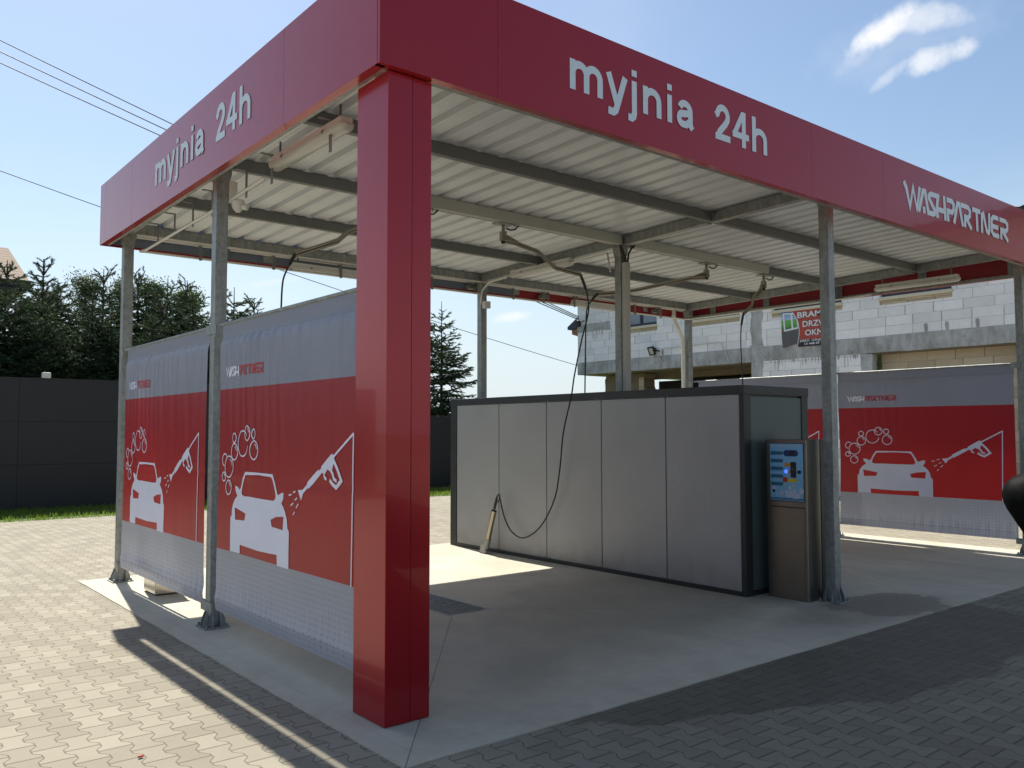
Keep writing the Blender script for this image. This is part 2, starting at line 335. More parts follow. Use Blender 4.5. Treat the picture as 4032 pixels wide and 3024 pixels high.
CARHOLES=[[(0.2383,1.269),(0.3409,1.278),(0.4311,1.273),(0.4442,1.257),(0.4598,1.193),(0.4688,1.141),(0.4643,1.122),(0.4537,1.109),(0.4048,1.108),(0.3392,1.109),(0.2719,1.112),(0.2264,1.109),(0.2092,1.121),(0.208,1.144),(0.2186,1.205)],[(0.1514,1.014),(0.1907,1.001),(0.2412,0.981),(0.2317,0.928),(0.1559,0.921)],[(0.4348,0.973),(0.4737,1.0),(0.5263,1.011),(0.5217,0.918),(0.4434,0.926)]]
STROKES=[([(0.1354,1.323),(0.1345,1.305),(0.1317,1.287),(0.1272,1.272),(0.1214,1.258),(0.1148,1.248),(0.1071,1.242),(0.0993,1.239),(0.0911,1.241),(0.0837,1.247),(0.0767,1.256),(0.0714,1.269),(0.0673,1.285),(0.0648,1.302),(0.064,1.32),(0.0652,1.339),(0.0681,1.356),(0.0722,1.372),(0.0783,1.385),(0.0853,1.395),(0.0927,1.402),(0.1009,1.404),(0.1087,1.402),(0.1161,1.396),(0.1226,1.387),(0.1284,1.374),(0.1325,1.358),(0.1349,1.341),(0.1354,1.323)],0.011),([(0.071,1.241),(0.0705,1.233),(0.0693,1.226),(0.0673,1.219),(0.0652,1.214),(0.0619,1.209),(0.0591,1.207),(0.0554,1.206),(0.0521,1.206),(0.0492,1.209),(0.0463,1.213),(0.0439,1.218),(0.0422,1.224),(0.041,1.232),(0.0406,1.239),(0.041,1.247),(0.0422,1.254),(0.0443,1.261),(0.0468,1.267),(0.0496,1.271),(0.0529,1.274),(0.0562,1.275),(0.0595,1.274),(0.0628,1.271),(0.0656,1.267),(0.0681,1.262),(0.0697,1.256),(0.0705,1.248),(0.071,1.241)],0.011),([(0.1202,1.163),(0.1198,1.15),(0.1177,1.139),(0.1148,1.128),(0.1107,1.119),(0.1062,1.113),(0.1013,1.108),(0.096,1.106),(0.0906,1.107),(0.0857,1.111),(0.0812,1.117),(0.0775,1.126),(0.0747,1.136),(0.073,1.148),(0.0726,1.16),(0.0734,1.172),(0.0751,1.184),(0.0783,1.194),(0.082,1.203),(0.0865,1.21),(0.0919,1.214),(0.0972,1.216),(0.1025,1.215),(0.1075,1.211),(0.112,1.205),(0.1157,1.196),(0.1181,1.186),(0.1198,1.175),(0.1202,1.163)],0.011),([(0.1591,1.546),(0.1587,1.538),(0.1575,1.53),(0.1555,1.524),(0.153,1.518),(0.1501,1.514),(0.1468,1.511),(0.1436,1.51),(0.1399,1.511),(0.1366,1.514),(0.1337,1.518),(0.1317,1.523),(0.1296,1.53),(0.1288,1.538),(0.1284,1.546),(0.1288,1.554),(0.13,1.561),(0.1321,1.568),(0.1345,1.573),(0.1374,1.578),(0.1407,1.58),(0.144,1.581),(0.1477,1.58),(0.1505,1.578),(0.1534,1.573),(0.1559,1.568),(0.1575,1.561),(0.1587,1.554),(0.1591,1.546)],0.011),([(0.1715,1.44),(0.1706,1.426),(0.1686,1.413),(0.1653,1.401),(0.1608,1.391),(0.1555,1.383),(0.1497,1.378),(0.1436,1.377),(0.1378,1.378),(0.1321,1.382),(0.1272,1.39),(0.1226,1.4),(0.1198,1.411),(0.1177,1.425),(0.1173,1.439),(0.1181,1.453),(0.1202,1.466),(0.1235,1.478),(0.128,1.488),(0.1333,1.496),(0.139,1.5),(0.1452,1.502),(0.1509,1.501),(0.1567,1.496),(0.1616,1.489),(0.1661,1.479),(0.169,1.467),(0.171,1.454),(0.1715,1.44)],0.011),([(0.2752,1.582),(0.2744,1.57),(0.2728,1.559),(0.2699,1.548),(0.2662,1.539),(0.2617,1.533),(0.2568,1.529),(0.2514,1.527),(0.2461,1.529),(0.2412,1.533),(0.2371,1.539),(0.2334,1.548),(0.2305,1.558),(0.2289,1.57),(0.2285,1.582),(0.2293,1.595),(0.2309,1.606),(0.2342,1.617),(0.2379,1.626),(0.2424,1.632),(0.2473,1.636),(0.2527,1.638),(0.2576,1.636),(0.2625,1.632),(0.267,1.625),(0.2707,1.617),(0.2732,1.606),(0.2748,1.595),(0.2752,1.582)],0.011),([(0.3154,1.577),(0.3146,1.569),(0.3134,1.562),(0.3117,1.555),(0.3093,1.549),(0.3064,1.545),(0.3031,1.542),(0.2998,1.541),(0.2961,1.542),(0.2933,1.545),(0.2904,1.549),(0.2879,1.555),(0.2863,1.561),(0.2851,1.569),(0.2851,1.577),(0.2855,1.585),(0.2867,1.593),(0.2884,1.6),(0.2908,1.605),(0.2937,1.61),(0.297,1.612),(0.3007,1.613),(0.3039,1.612),(0.3072,1.609),(0.3097,1.605),(0.3121,1.599),(0.3138,1.593),(0.315,1.585),(0.3154,1.577)],0.011),([(0.3339,1.458),(0.3331,1.442),(0.331,1.428),(0.3273,1.415),(0.3224,1.404),(0.3171,1.395),(0.3109,1.39),(0.3043,1.388),(0.2978,1.39),(0.2916,1.395),(0.2863,1.403),(0.2818,1.413),(0.2781,1.427),(0.276,1.441),(0.2756,1.457),(0.2765,1.472),(0.2789,1.487),(0.2826,1.5),(0.2871,1.511),(0.2929,1.519),(0.299,1.525),(0.3056,1.526),(0.3121,1.525),(0.3183,1.52),(0.3236,1.512),(0.3281,1.501),(0.3314,1.488),(0.3335,1.473),(0.3339,1.458)],0.011),([(0.2551,1.488),(0.2527,1.47),(0.249,1.454),(0.2441,1.439),(0.2379,1.427),(0.2309,1.417),(0.2231,1.411),(0.2153,1.408),(0.2075,1.409),(0.1998,1.414),(0.1928,1.422),(0.1866,1.433),(0.1813,1.447),(0.1772,1.463),(0.1747,1.48),(0.1739,1.499),(0.1743,1.518),(0.1764,1.536),(0.1801,1.553),(0.185,1.568),(0.1911,1.581),(0.1981,1.59),(0.2055,1.597),(0.2133,1.6),(0.2215,1.599),(0.2289,1.595),(0.2363,1.587),(0.2424,1.577),(0.2477,1.563)],0.011),([(0.0591,1.326),(0.0562,1.327),(0.0529,1.329),(0.05,1.332),(0.0476,1.337),(0.0455,1.342),(0.0435,1.348),(0.0422,1.354),(0.0414,1.361),(0.041,1.368),(0.041,1.376),(0.0414,1.383),(0.0427,1.39),(0.0439,1.396),(0.0459,1.402),(0.0484,1.408),(0.0509,1.412),(0.0537,1.416),(0.057,1.418),(0.0599,1.419),(0.0632,1.42),(0.0664,1.419),(0.0693,1.417),(0.0722,1.413),(0.0747,1.409),(0.0771,1.404),(0.0788,1.399),(0.0804,1.392),(0.0812,1.385)],0.011),([(0.1071,1.378),(0.1103,1.375),(0.1132,1.371),(0.1161,1.367),(0.1189,1.361),(0.121,1.355),(0.1226,1.348),(0.1239,1.34),(0.1247,1.333)],0.01),([(0.1009,1.197),(0.1034,1.196),(0.105,1.193),(0.1071,1.19),(0.1087,1.187),(0.1099,1.183),(0.1112,1.178),(0.112,1.174),(0.1124,1.169)],0.01),([(0.1493,1.479),(0.1518,1.477),(0.1538,1.474),(0.1559,1.471),(0.1575,1.467),(0.1591,1.463),(0.1604,1.458),(0.1612,1.452),(0.162,1.447)],0.01),([(0.2564,1.617),(0.2584,1.616),(0.2605,1.613),(0.2621,1.61),(0.2637,1.607),(0.265,1.603),(0.2658,1.598),(0.2666,1.594),(0.267,1.589)],0.01),([(0.3105,1.504),(0.3134,1.501),(0.3158,1.498),(0.3183,1.494),(0.3203,1.49),(0.322,1.485),(0.3232,1.479),(0.3244,1.472),(0.3249,1.466)],0.01),([(0.0582,1.259),(0.0595,1.258),(0.0603,1.257),(0.0615,1.255),(0.0623,1.253),(0.0632,1.251),(0.0636,1.249),(0.064,1.246),(0.0644,1.244)],0.01),([(0.6464,1.191),(0.676,1.236)],0.026),([(0.7469,1.326),(0.7666,1.352)],0.03),([(0.776,1.32),(0.7818,1.301),(0.7912,1.295)],0.02),([(0.8093,1.367),(0.8261,1.33),(0.8314,1.301),(0.8474,1.287)],0.022),([(0.8277,1.42),(0.8527,1.36),(0.8737,1.293),(0.8429,1.247),(0.8232,1.266),(0.8093,1.29)],0.026),([(0.831,1.44),(0.9393,1.584)],0.016),([(0.9381,1.587),(0.9278,0.666)],0.013),([(0.5595,1.163),(0.5779,1.169)],0.011),([(0.5894,1.185),(0.6058,1.194)],0.011),([(0.5738,1.095),(0.5906,1.114)],0.011),([(0.5993,1.135),(0.6144,1.151)],0.011),([(0.5898,1.035),(0.6001,1.057)],0.011),([(0.6087,1.085),(0.6231,1.114)],0.011)]
POLYS=[[(0.6177,1.205),(0.6493,1.209),(0.6522,1.185),(0.6378,1.138)],[(0.6723,1.256),(0.6772,1.266),(0.74,1.349),(0.751,1.339),(0.7506,1.312),(0.6817,1.219),(0.6731,1.237)],[(0.7584,1.371),(0.7662,1.382),(0.8187,1.457),(0.8314,1.445),(0.8347,1.408),(0.8265,1.384),(0.8195,1.337),(0.7957,1.358),(0.776,1.317),(0.7642,1.335)]]
# ================================================================ SETTING
g=MB(); g.add([(-300,-300,-.03),(400,-300,-.03),(400,500,-.03),(-300,500,-.03)],[(0,1,2,3)])
tag(g.build('ground',EARTH,org=(0,0,-.03)),kind='structure')
g=MB(); g.add([(-40,-40,-.008),(60,-40,-.008),(60,13.85,-.008),(-40,13.85,-.008)],[(0,1,2,3)])
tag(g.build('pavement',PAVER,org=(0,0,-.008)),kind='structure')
g=MB(); rr=random.Random(5)
def jit(p0,p1,n,a): return [(p0[0]+(p1[0]-p0[0])*i/n+rr.uniform(-a,a),p0[1]+(p1[1]-p0[1])*i/n+rr.uniform(-a,a)) for i in range(n)]
PX1=10.25; outl=jit((0,0),(PX1,0),60,.004)+jit((PX1,0),(PX1,6.53),30,.003)+jit((PX1,6.53),(0,6.53),50,.003)+jit((0,6.53),(0,0),40,.004)
GX0,GX1,GY0,GY1=2.07,2.5,2.6,4.5; hole=[(GX0,GY0),(GX0,GY1),(GX1,GY1),(GX1,GY0)]
g.poly([outl,hole],lambda a,b,d:(a,b,d),-.2,0); g.box(GX0-.01,GX1+.01,GY0-.01,GY1+.01,-.35,-.32)
tag(g.build('concrete_slab',CONC),kind='structure')
# grass strip
rs=np.random.RandomState(3); N=16000; gx=rs.uniform(-4,14,N); gy=13.85+rs.uniform(0,1,N)**.8*2.6; h=rs.uniform(.03,.075,N); a=rs.uniform(0,6.28,N); wd=.006+rs.uniform(0,.006,N)
lean=rs.normal(0,.02,(N,2)); V=np.zeros((N,3,3)); V[:,0,0]=gx-np.cos(a)*wd; V[:,0,1]=gy-np.sin(a)*wd; V[:,1,0]=gx+np.cos(a)*wd; V[:,1,1]=gy+np.sin(a)*wd
V[:,2,0]=gx+lean[:,0]; V[:,2,1]=gy+lean[:,1]; V[:,:2,2]=-.03; V[:,2,2]=h
me=bpy.data.meshes.new('grass'); me.from_pydata(V.reshape(-1,3).tolist(),[],[(3*i,3*i+1,3*i+2) for i in range(N)]); me.materials.append(GRASS.m)
o=bpy.data.objects.new('grass',me); COL.objects.link(o); tag(o,'strip of short green grass along the foot of the black fence','grass',kind='stuff')

# ================================================================ CANOPY
ZB=lambda y:3.872-.0211*(y-.8)          # underside of the roof beams (roof falls to the back)
FX0,FX1,FY0,FY1,FZ0,FZ1=.106,10.1,.470,6.438,3.622,4.279
can=thing('wash_canopy','two bay self service car wash canopy with red fascia on galvanised steel posts','canopy',(.35,.75,0))
xs=[.35,5.2,9.85]; ys=[.81,3.5,6.25]
def gusset(mb,cx,cy,px,py):
    # triangular stiffeners on the base plate
    for sx,sy in ((1,0),(-1,0),(0,1),(0,-1)):
        for t in (-.032,.032):
            P=[]
            for (r0,z) in ((.05,.012),(.095,.012),(.088,.06),(.052,.15)):
                for th in (-.003,.003):
                    P.append((cx+sx*r0+(sy!=0)*(t+th),cy+sy*r0+(sx!=0)*(t+th),z))
            mb.add(P,[(0,2,4,6),(1,7,5,3),(0,1,3,2),(2,3,5,4),(4,5,7,6),(6,7,1,0)])
for xi,x in enumerate(xs):
    for yi,y in enumerate(ys):
        b=MB(); b.box(x-.05,x+.05,y-.05,y+.05,.012,ZB(y)-.004)
        # flared head plates under the beam
        zt=ZB(y)-.004
        b.add([(x-.058,y-.056,zt-.12),(x+.058,y-.056,zt-.12),(x+.075,y-.056,zt-.05),(x+.075,y-.056,zt),(x-.075,y-.056,zt),(x-.075,y-.056,zt-.05),
               (x-.058,y+.056,zt-.12),(x+.058,y+.056,zt-.12),(x+.075,y+.056,zt-.05),(x+.075,y+.056,zt),(x-.075,y+.056,zt),(x-.075,y+.056,zt-.05)],
              [(0,1,2,3,4,5),(6,11,10,9,8,7),(0,6,7,1),(1,7,8,2),(2,8,9,3),(3,9,10,4),(4,10,11,5),(5,11,6,0)])
        post=part('post',b,GALV,can,.004)
        if not (xi==1 and yi==1):
            b=MB(); b.box(x-.105,x+.105,y-.115,y+.115,.002,.012); gusset(b,x,y,0,0)
            for sx in (-.085,.085):
                for sy in (-.09,.09): b.tube([(x+sx,y+sy,.012),(x+sx,y+sy,.035)],.011,6); 
            part('base_plate',b,GALV,post)
# beams
for y in (.8,2.15,3.5,4.9,6.25):
    z=ZB(y); b=MB(); yy=y
    b.box(.32,9.88,yy-.03,yy+.03,z,z+.108)
    part('cross_beam',b,DARKGALV if y!=6.25 else GALV,can,.004)
for x in (.35,5.2,9.85):
    b=MB(); y0,y1=.83,6.22; segs=[(.833,2.117),(2.183,3.467),(3.533,4.867),(4.933,6.217)]
    for a0,a1 in segs:
        z0,z1=ZB(a0),ZB(a1); X0,X1=x-.045,x+.045
        b.add([(X0,a0,z0-.012),(X1,a0,z0-.012),(X1,a0,z0+.1),(X0,a0,z0+.1),(X0,a1,z1-.012),(X1,a1,z1-.012),(X1,a1,z1+.1),(X0,a1,z1+.1)],[(0,1,2,3),(4,7,6,5),(0,4,5,1),(1,5,6,2),(2,6,7,3),(3,7,4,0)])
    part('long_beam',b,GALV,can,.003)
# trapezoidal roof sheet (ribs run front to back)
b=MB(); pitch=.2297; prof=[]; x=.255
top=.052
while x<9.93:
    prof+= [(x,0),(x+.028,0),(x+.032,.004),(x+.036,0),(x+.118,0),(x+.122,.004),(x+.126,0),(x+.150,0),(x+.163,top),(x+.2167,top)]; x+=pitch
prof=[(min(px,9.95),pz) for px,pz in prof]; ysr=[.62,1.4,2.15,3.0,3.5,4.2,4.9,5.6,6.30]
vs=[]; n=len(prof)
for lift in (0,.004):
    for y in ysr:
        for px,pz in prof: vs.append((px,y,ZB(y)+.112+pz+lift))
fs=[]; ny=len(ysr)
for L in range(2):
    for j in range(ny-1):
        for i in range(n-1):
            q=L*ny*n+j*n+i; fs.append((q,q+1,q+n+1,q+n))
b.add(vs,fs); part('roof_sheet',b,ROOFW,can)
# gutter along the back edge of the sheet
b=MB(); b.box(.3,9.9,6.30,6.38,3.74,3.752); b.box(.3,9.9,6.372,6.38,3.752,3.86); part('gutter',b,PVC,can)
# fascia: outer skin with bottom return and grey angle, panels with open joints
def fascia_x(y,sgn,joints,inner=None):   # runs along X, outer face at y, sgn=+1 means inside is +y
    b=MB()
    for j0,j1 in zip(joints[:-1],joints[1:]):
        g=.001; b.box(j0+g,j1-g,min(y,y+sgn*.025),max(y,y+sgn*.025),FZ0,FZ1); b.box(j0+g,j1-g,*sorted((y+sgn*.025,y+sgn*(inner or .06))),FZ0,FZ0+.018)
    return b
def fascia_y(x,sgn,joints):
    b=MB()
    for j0,j1 in zip(joints[:-1],joints[1:]):
        g=.001; b.box(min(x,x+sgn*.025),max(x,x+sgn*.025),j0+g,j1-g,FZ0,FZ1); b.box(*sorted((x+sgn*.025,x+sgn*.06)),j0+g,j1-g,FZ0,FZ0+.018)
    return b
ff=part('fascia_panel',fascia_x(FY0,1,[FX0,.932,4.411,5.659,FX1]),RED,can,.0008)
fl=part('fascia_panel',fascia_y(FX0,1,[FY0+.027,1.716,5.229,6.211,FY1]),RED,can,.0008)
fb=part('fascia_panel',fascia_x(FY1,-1,[FX0+.027,2.4,4.6,6.8,9.0,FX1],.035),RED,can,.0008)
fr=part('fascia_panel',fascia_y(FX1,-1,[FY0+.027,2.2,4.4,FY1-.027]),RED,can,.003)
b=MB(); b.box(.14,5.95,FY1-.031,FY1-.026,FZ0+.02,4.25); part('fascia_lining',b,GREYIN,can)
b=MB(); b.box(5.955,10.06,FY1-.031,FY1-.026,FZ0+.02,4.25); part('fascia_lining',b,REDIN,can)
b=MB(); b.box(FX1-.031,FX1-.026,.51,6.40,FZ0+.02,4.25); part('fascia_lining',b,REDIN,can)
# grey angle inside the fascia foot and its brackets
b=MB(); a0=.062; b.box(FX0+a0,FX1-a0,FY0+a0,FY0+a0+.045,FZ0+.004,FZ0+.012); b.box(FX0+a0,FX1-a0,FY0+a0+.04,FY0+a0+.045,FZ0+.012,FZ0+.05)
b.box(FX0+a0,FX0+a0+.03,FY0+a0+.05,FY1-a0,FZ0+.004,FZ0+.012)
b.box(FX1-a0-.03,FX1-a0,FY0+a0+.05,FY1-a0-.03,FZ0+.004,FZ0+.04)
part('fascia_angle',b,GALV,can)
for y in (.9,2.1,3.4,4.7,5.8):
    b=MB(); b.box(FX1-.05,FX1-.034,y,y+.12,FZ0+.04,4.2); part('fascia_bracket',b,GALV,can)
for x in (1.95,3.3,5.9,7.45,8.8):
    b=MB(); b.box(x,x+.12,FY1-.05,FY1-.034,FZ0+.04,4.2); part('fascia_bracket',b,GALV,can)
for x in (1.35,5.0,6.4,9.0):
    b=MB(); b.box(x,x+.1,6.285,FY1-.052,3.645,3.70); b.box(x+.1,x+.14,6.285,6.30,3.62,3.74); part('roof_outrigger',b,DARKGALV,can)
# ---- lettering "myjnia 24h"
def strokes_myjnia():
    S=[];w=.0515
    def st(p): S.append((p,w))
    def mm(o,n):
        st([(o+.028,0),(o+.028,.204)])
        for k in range(n):
            c=o+.028+.0635+.127*k; st([(c-.0635,.10)]+arc2(c,.118,.0635,.060,180,0,12)+[(c+.0635,0)])
    mm(0,2)
    y0=.34; S.append(([(y0+.024,.206),(y0+.107,-.005)],.0515)); st([(y0+.188,.206),(y0+.107,-.012)]+[(y0+.092,-.047),(y0+.068,-.062),(y0+.02,-.058)])
    j=.62; st([(j,.206),(j,-.02),(j-.008,-.048),(j-.026,-.062),(j-.062,-.06)]); st([(j,.238),(j,.284)])
    o=.707; st([(o+.028,0),(o+.028,.204)]); st([(o+.028,.10)]+arc2(o+.1,.112,.072,.066,180,0,12)+[(o+.172,0)])
    st([(.996,0),(.996,.206)]); st([(.996,.238),(.996,.284)])
    o=1.075; st(arc2(o+.094,.125,.062,.056,160,0,12)+[(o+.156,.05),(o+.162,.02),(o+.178,.0)])
    S.append((([(o+.156,.118),(o+.12,.110),(o+.07,.100)]+arc2(o+.068,.062,.042,.040,100,270,9)+[(o+.11,.024),(o+.15,.055)]),.052))
    o=1.533; st([(o+.006,.188)]+arc2(o+.094,.196,.064,.064,172,-20,12)+[(o+.13,.14),(o+.05,.062),(o+.034,.03)]); st([(o,.026),(o+.187,.026)])
    o=1.75; st([(o+.147,0),(o+.147,.288)]); S.append(([(o+.135,.272),(o+.022,.09)],.048)); S.append(([(o-.001,.09),(o+.213,.09)],.05))
    o=2.005; st([(o+.028,0),(o+.028,.288)]); st([(o+.028,.10)]+arc2(o+.104,.112,.076,.066,180,0,12)+[(o+.18,0)])
    return S
def strokes_logo():
    w=.055; S=[[(.0,.262),(.05,.2),(.118,.02),(.19,.235),(.262,.02),(.335,.262)],[(.30,.0),(.405,.235),(.45,.235),(.515,.0)],[(.42,0),(.415,.07)],
     [(.745,.232),(.575,.232),(.53,.205),(.535,.175),(.655,.07),(.65,.035),(.615,.024),(.50,.024)],
     [(.745,.262),(.70,.10),(.72,.0)],[(.70,.095),(.90,.095)],[(.875,.262),(.895,.0)],
     [(.935,.236),(1.06,.236),(1.10,.205),(1.095,.15),(1.06,.115),(.955,.115),(.96,0)],
     [(1.10,0),(1.19,.236),(1.235,.236),(1.315,0)],[(1.27,.236),(1.45,.236),(1.50,.205),(1.495,.15),(1.45,.118),(1.375,.118),(1.37,0)],[(1.40,.115),(1.53,0)],
     [(1.56,.236),(1.77,.236)],[(1.67,.236),(1.68,0)],[(1.80,0),(1.81,.21),(1.85,.23),(1.93,.04),(1.975,.025),(2.0,.06),(2.005,.262)],
     [(2.26,.236),(2.12,.236),(2.07,.20),(2.07,.06),(2.11,.026),(2.27,.026)],[(2.07,.125),(2.25,.125)],
     [(2.29,.236),(2.46,.236),(2.51,.205),(2.505,.15),(2.46,.118),(2.33,.118),(2.325,0)],[(2.36,.115),(2.52,0)]]
    return [(p,w) for p in S]
def lettering(strokes,fn,d0,d1,parent,name):
    b=MB()
    for i,(p,w_) in enumerate(strokes):
        b.mat(0); e=i*.00025; L,Rr=ribbon(p,w_); n=len(L)
        b.add([fn(q.x,q.y,d1+e) for q in L]+[fn(q.x,q.y,d1+e) for q in Rr],[(k,k+1,n+k+1,n+k) for k in range(n-1)])
        b.mat(1); vs=[fn(q.x,q.y,d) for d in (d0,d1+e) for q in (L+Rr[::-1])]; k=2*n
        b.add(vs,[(i_,(i_+1)%k,k+(i_+1)%k,k+i_) for i_ in range(k)])
    return part(name,b,[WHITEL,LETSIDE],parent)
ALL_=strokes_myjnia(); K_=[i for i,(p,_) in enumerate(ALL_) if min(q[0] for q in p)>=1.5][0]
for grp_ in (ALL_[:K_],ALL_[K_:]): lettering(grp_,lambda a,c,d:(1.530+a,FY0-d,3.842+c),-.001,.003,ff,'lettering')
lettering(strokes_logo(),lambda a,c,d:(6.068+a,FY0-d,3.812+c*.985),-.001,.003,ff,'logo_lettering')
for grp_ in (ALL_[:K_],ALL_[K_:]): lettering(grp_,lambda a,c,d:(FX0-d,4.478-a,3.830+c),-.001,.003,fl,'lettering')
# ---- corner pillar: red cladding of two folded halves round the front left post
b=MB(); b.box(.1954,.3545,.5223,.872,.004,FZ0-.004); b.box(.3585,.487,.5263,.872,.004,FZ0-.004)
part('pillar_cladding',b,RED,can,.003)
# ---- cable ducts and cables on the beams / centre post
b=MB(); b.box(1.95,3.95,3.405,3.468,3.805,3.925); b.box(3.953,5.135,3.405,3.468,3.805,3.925); part('cable_duct',b,DUCT,can,.004)
b=MB(); b.box(5.36,8.13,3.405,3.468,3.805,3.925); part('cable_duct',b,DUCT,can,.004)
b=MB(); b.box(5.165,5.245,3.385,3.447,2.06,3.60); b.box(5.21,5.212,3.384,3.387,2.06,3.6); part('cable_duct',b,DUCT,can,.004)
for pts in ([(5.10,3.43,3.83),(5.15,3.42,3.76),(5.19,3.415,3.66),(5.195,3.415,3.58)],[(5.12,3.44,3.83),(5.17,3.43,3.74),(5.205,3.42,3.66),(5.21,3.42,3.58)],[(5.42,3.43,3.83),(5.33,3.43,3.80),(5.26,3.42,3.72),(5.235,3.42,3.58)]):
    part('cable',MB().tube(pts,.012,7),BLACKR,can)
# rainwater downpipe at the back right post
b=MB(); b.tube([(9.55,6.33,3.74),(9.55,6.33,3.62),(9.57,6.32,3.52),(9.66,6.30,3.35),(9.73,6.29,3.24),(9.745,6.29,3.1),(9.745,6.29,.15)],.034,12)
b.tube([(9.745,6.29,2.65),(9.745,6.29,2.68)],.04,12); part('downpipe',b,PVC,can)
b=MB(); b.tube([(9.55,6.33,3.65),(9.55,6.33,3.60)],.042,12); part('pipe_collar',b,PVC,can)
# ---- hanging hooks and electrical conduit
def hook(x,y,ax):
    b=MB(); s=.017
    if ax=='y': b.box(x-.09,x+.002,y-s,y+s,3.71,3.716); b.box(x-.002,x+.004,y-s,y+s,3.49,3.716)
    else: b.box(x-s,x+s,y-.002,y+.09,3.71,3.716); b.box(x-s,x+s,y-.002,y+.004,3.545,3.71)
    part('conduit_hook',b,DARKGALV,can)
for y in (5.43,4.91,4.39,3.89,3.12,2.62,1.66): hook(.42,y,'y')
for x in (1.12,2.0,2.9,4.3,5.75,6.35,7.0,8.4,9.05): hook(x,6.2,'x')
b=MB(); b.tube([(.415,5.80,3.51),(.415,3.55,3.535),(.415,2.75,3.565)],.0125,7); b.tube([(.415,5.80,3.51),(.46,6.18,3.56),(.52,6.24,3.575),(5.3,6.24,3.575)],.014,7)
part('conduit',b,PVC,can)
b=MB(); b.tube([(5.3,6.24,3.575),(9.72,6.24,3.58),(9.80,6.16,3.58),(9.80,3.6,3.585),(9.80,2.8,3.60)],.014,7); b.tube([(5.10,6.15,3.40),(5.10,6.12,3.60),(5.10,5.95,3.70),(5.10,5.55,3.715)],.012,7); b.tube([(5.10,4.25,3.715),(5.10,3.62,3.735),(5.11,3.58,3.5)],.012,7)
part('conduit',b,PVC,can)
# white strip under the back beam
b=MB(); b.box(.42,9.7,6.19,6.222,3.733,3.750); part('cable_tray',b,PVC,can)
b=MB(); b.box(5.16,5.26,6.12,6.198,3.36,3.46); part('junction_box',b,PVC,can,.005)

# ================================================================ LAMPS
def lamp(label,p0,p1,drop=.11,r=.055,grp='tubular lamps under the canopy'):
    p0=Vector(p0);p1=Vector(p1); c=(p0+p1)/2; d=(p1-p0).normalized(); L=(p1-p0).length/2; side=Vector((0,0,1)).cross(d)
    t=thing('batten_lamp',label,'lamp',tuple(c),grp)
    b=MB(); b.obox(c+Vector((0,0,.025)),d,L-.03,side,r*.85,(0,0,1),.026); part('housing',b,PVC,t,.008)
    # rounded diffuser: half tube with rounded ends
    n=10; vs=[];rings=[]
    for k,(t_,s_) in enumerate([(-L,.35),(-L+.012,.75),(-L+.04,1),(L-.04,1),(L-.012,.75),(L,.35)]):
        for i in range(n+1):
            a_=math.pi+math.pi*i/n; vs.append(c+d*t_+side*math.cos(a_)*r*s_*1.1+Vector((0,0,math.sin(a_)*r*s_*.95)))
    fs=[(k*(n+1)+i,k*(n+1)+i+1,(k+1)*(n+1)+i+1,(k+1)*(n+1)+i) for k in range(5) for i in range(n)]
    b=MB(); b.add(vs,fs,True); m_=n+1; b.add(vs[:m_],[tuple(range(m_))]); b.add(vs[-m_:],[tuple(range(m_))])
    b.add([vs[k*m_] for k in range(6)]+[vs[k*m_+n] for k in range(6)],[(k,k+1,k+7,k+6) for k in range(5)])
    part('diffuser',b,LAMP,t)
    for s_ in (-.55,.55):
        b=MB(); b.obox(c+d*s_*L+Vector((0,0,-.002)),d,.011,side,r*1.16,(0,0,1),.012); part('clip',b,GALV,t)
    for s_ in (-.8,.8):
        q=c+d*s_*L; b=MB(); b.obox(q+Vector((0,0,.05+drop/2)),d,.01,side,.004,(0,0,1),drop/2); part('hanger',b,DARKGALV,t)
    return t
lamp('nearest tubular lamp, hanging behind the left fascia beside the red corner pillar',(.46,2.68,3.65),(.46,1.47,3.65))
lamp('tubular lamp on the back beam of the left bay, beside the thin hanging hose',(2.22,6.27,3.625),(3.47,6.27,3.625))
lamp('tubular lamp under the middle beam between the two bays, behind a steel boom',(5.15,5.52,3.745),(5.15,4.27,3.745),.03)
lamp('tubular lamp on the back beam just left of the tall centre post',(7.0,6.27,3.625),(8.2,6.27,3.625))
lamp('tubular lamp under the right fascia in front of the block wall window',(9.82,2.75,3.68),(9.82,1.53,3.68))

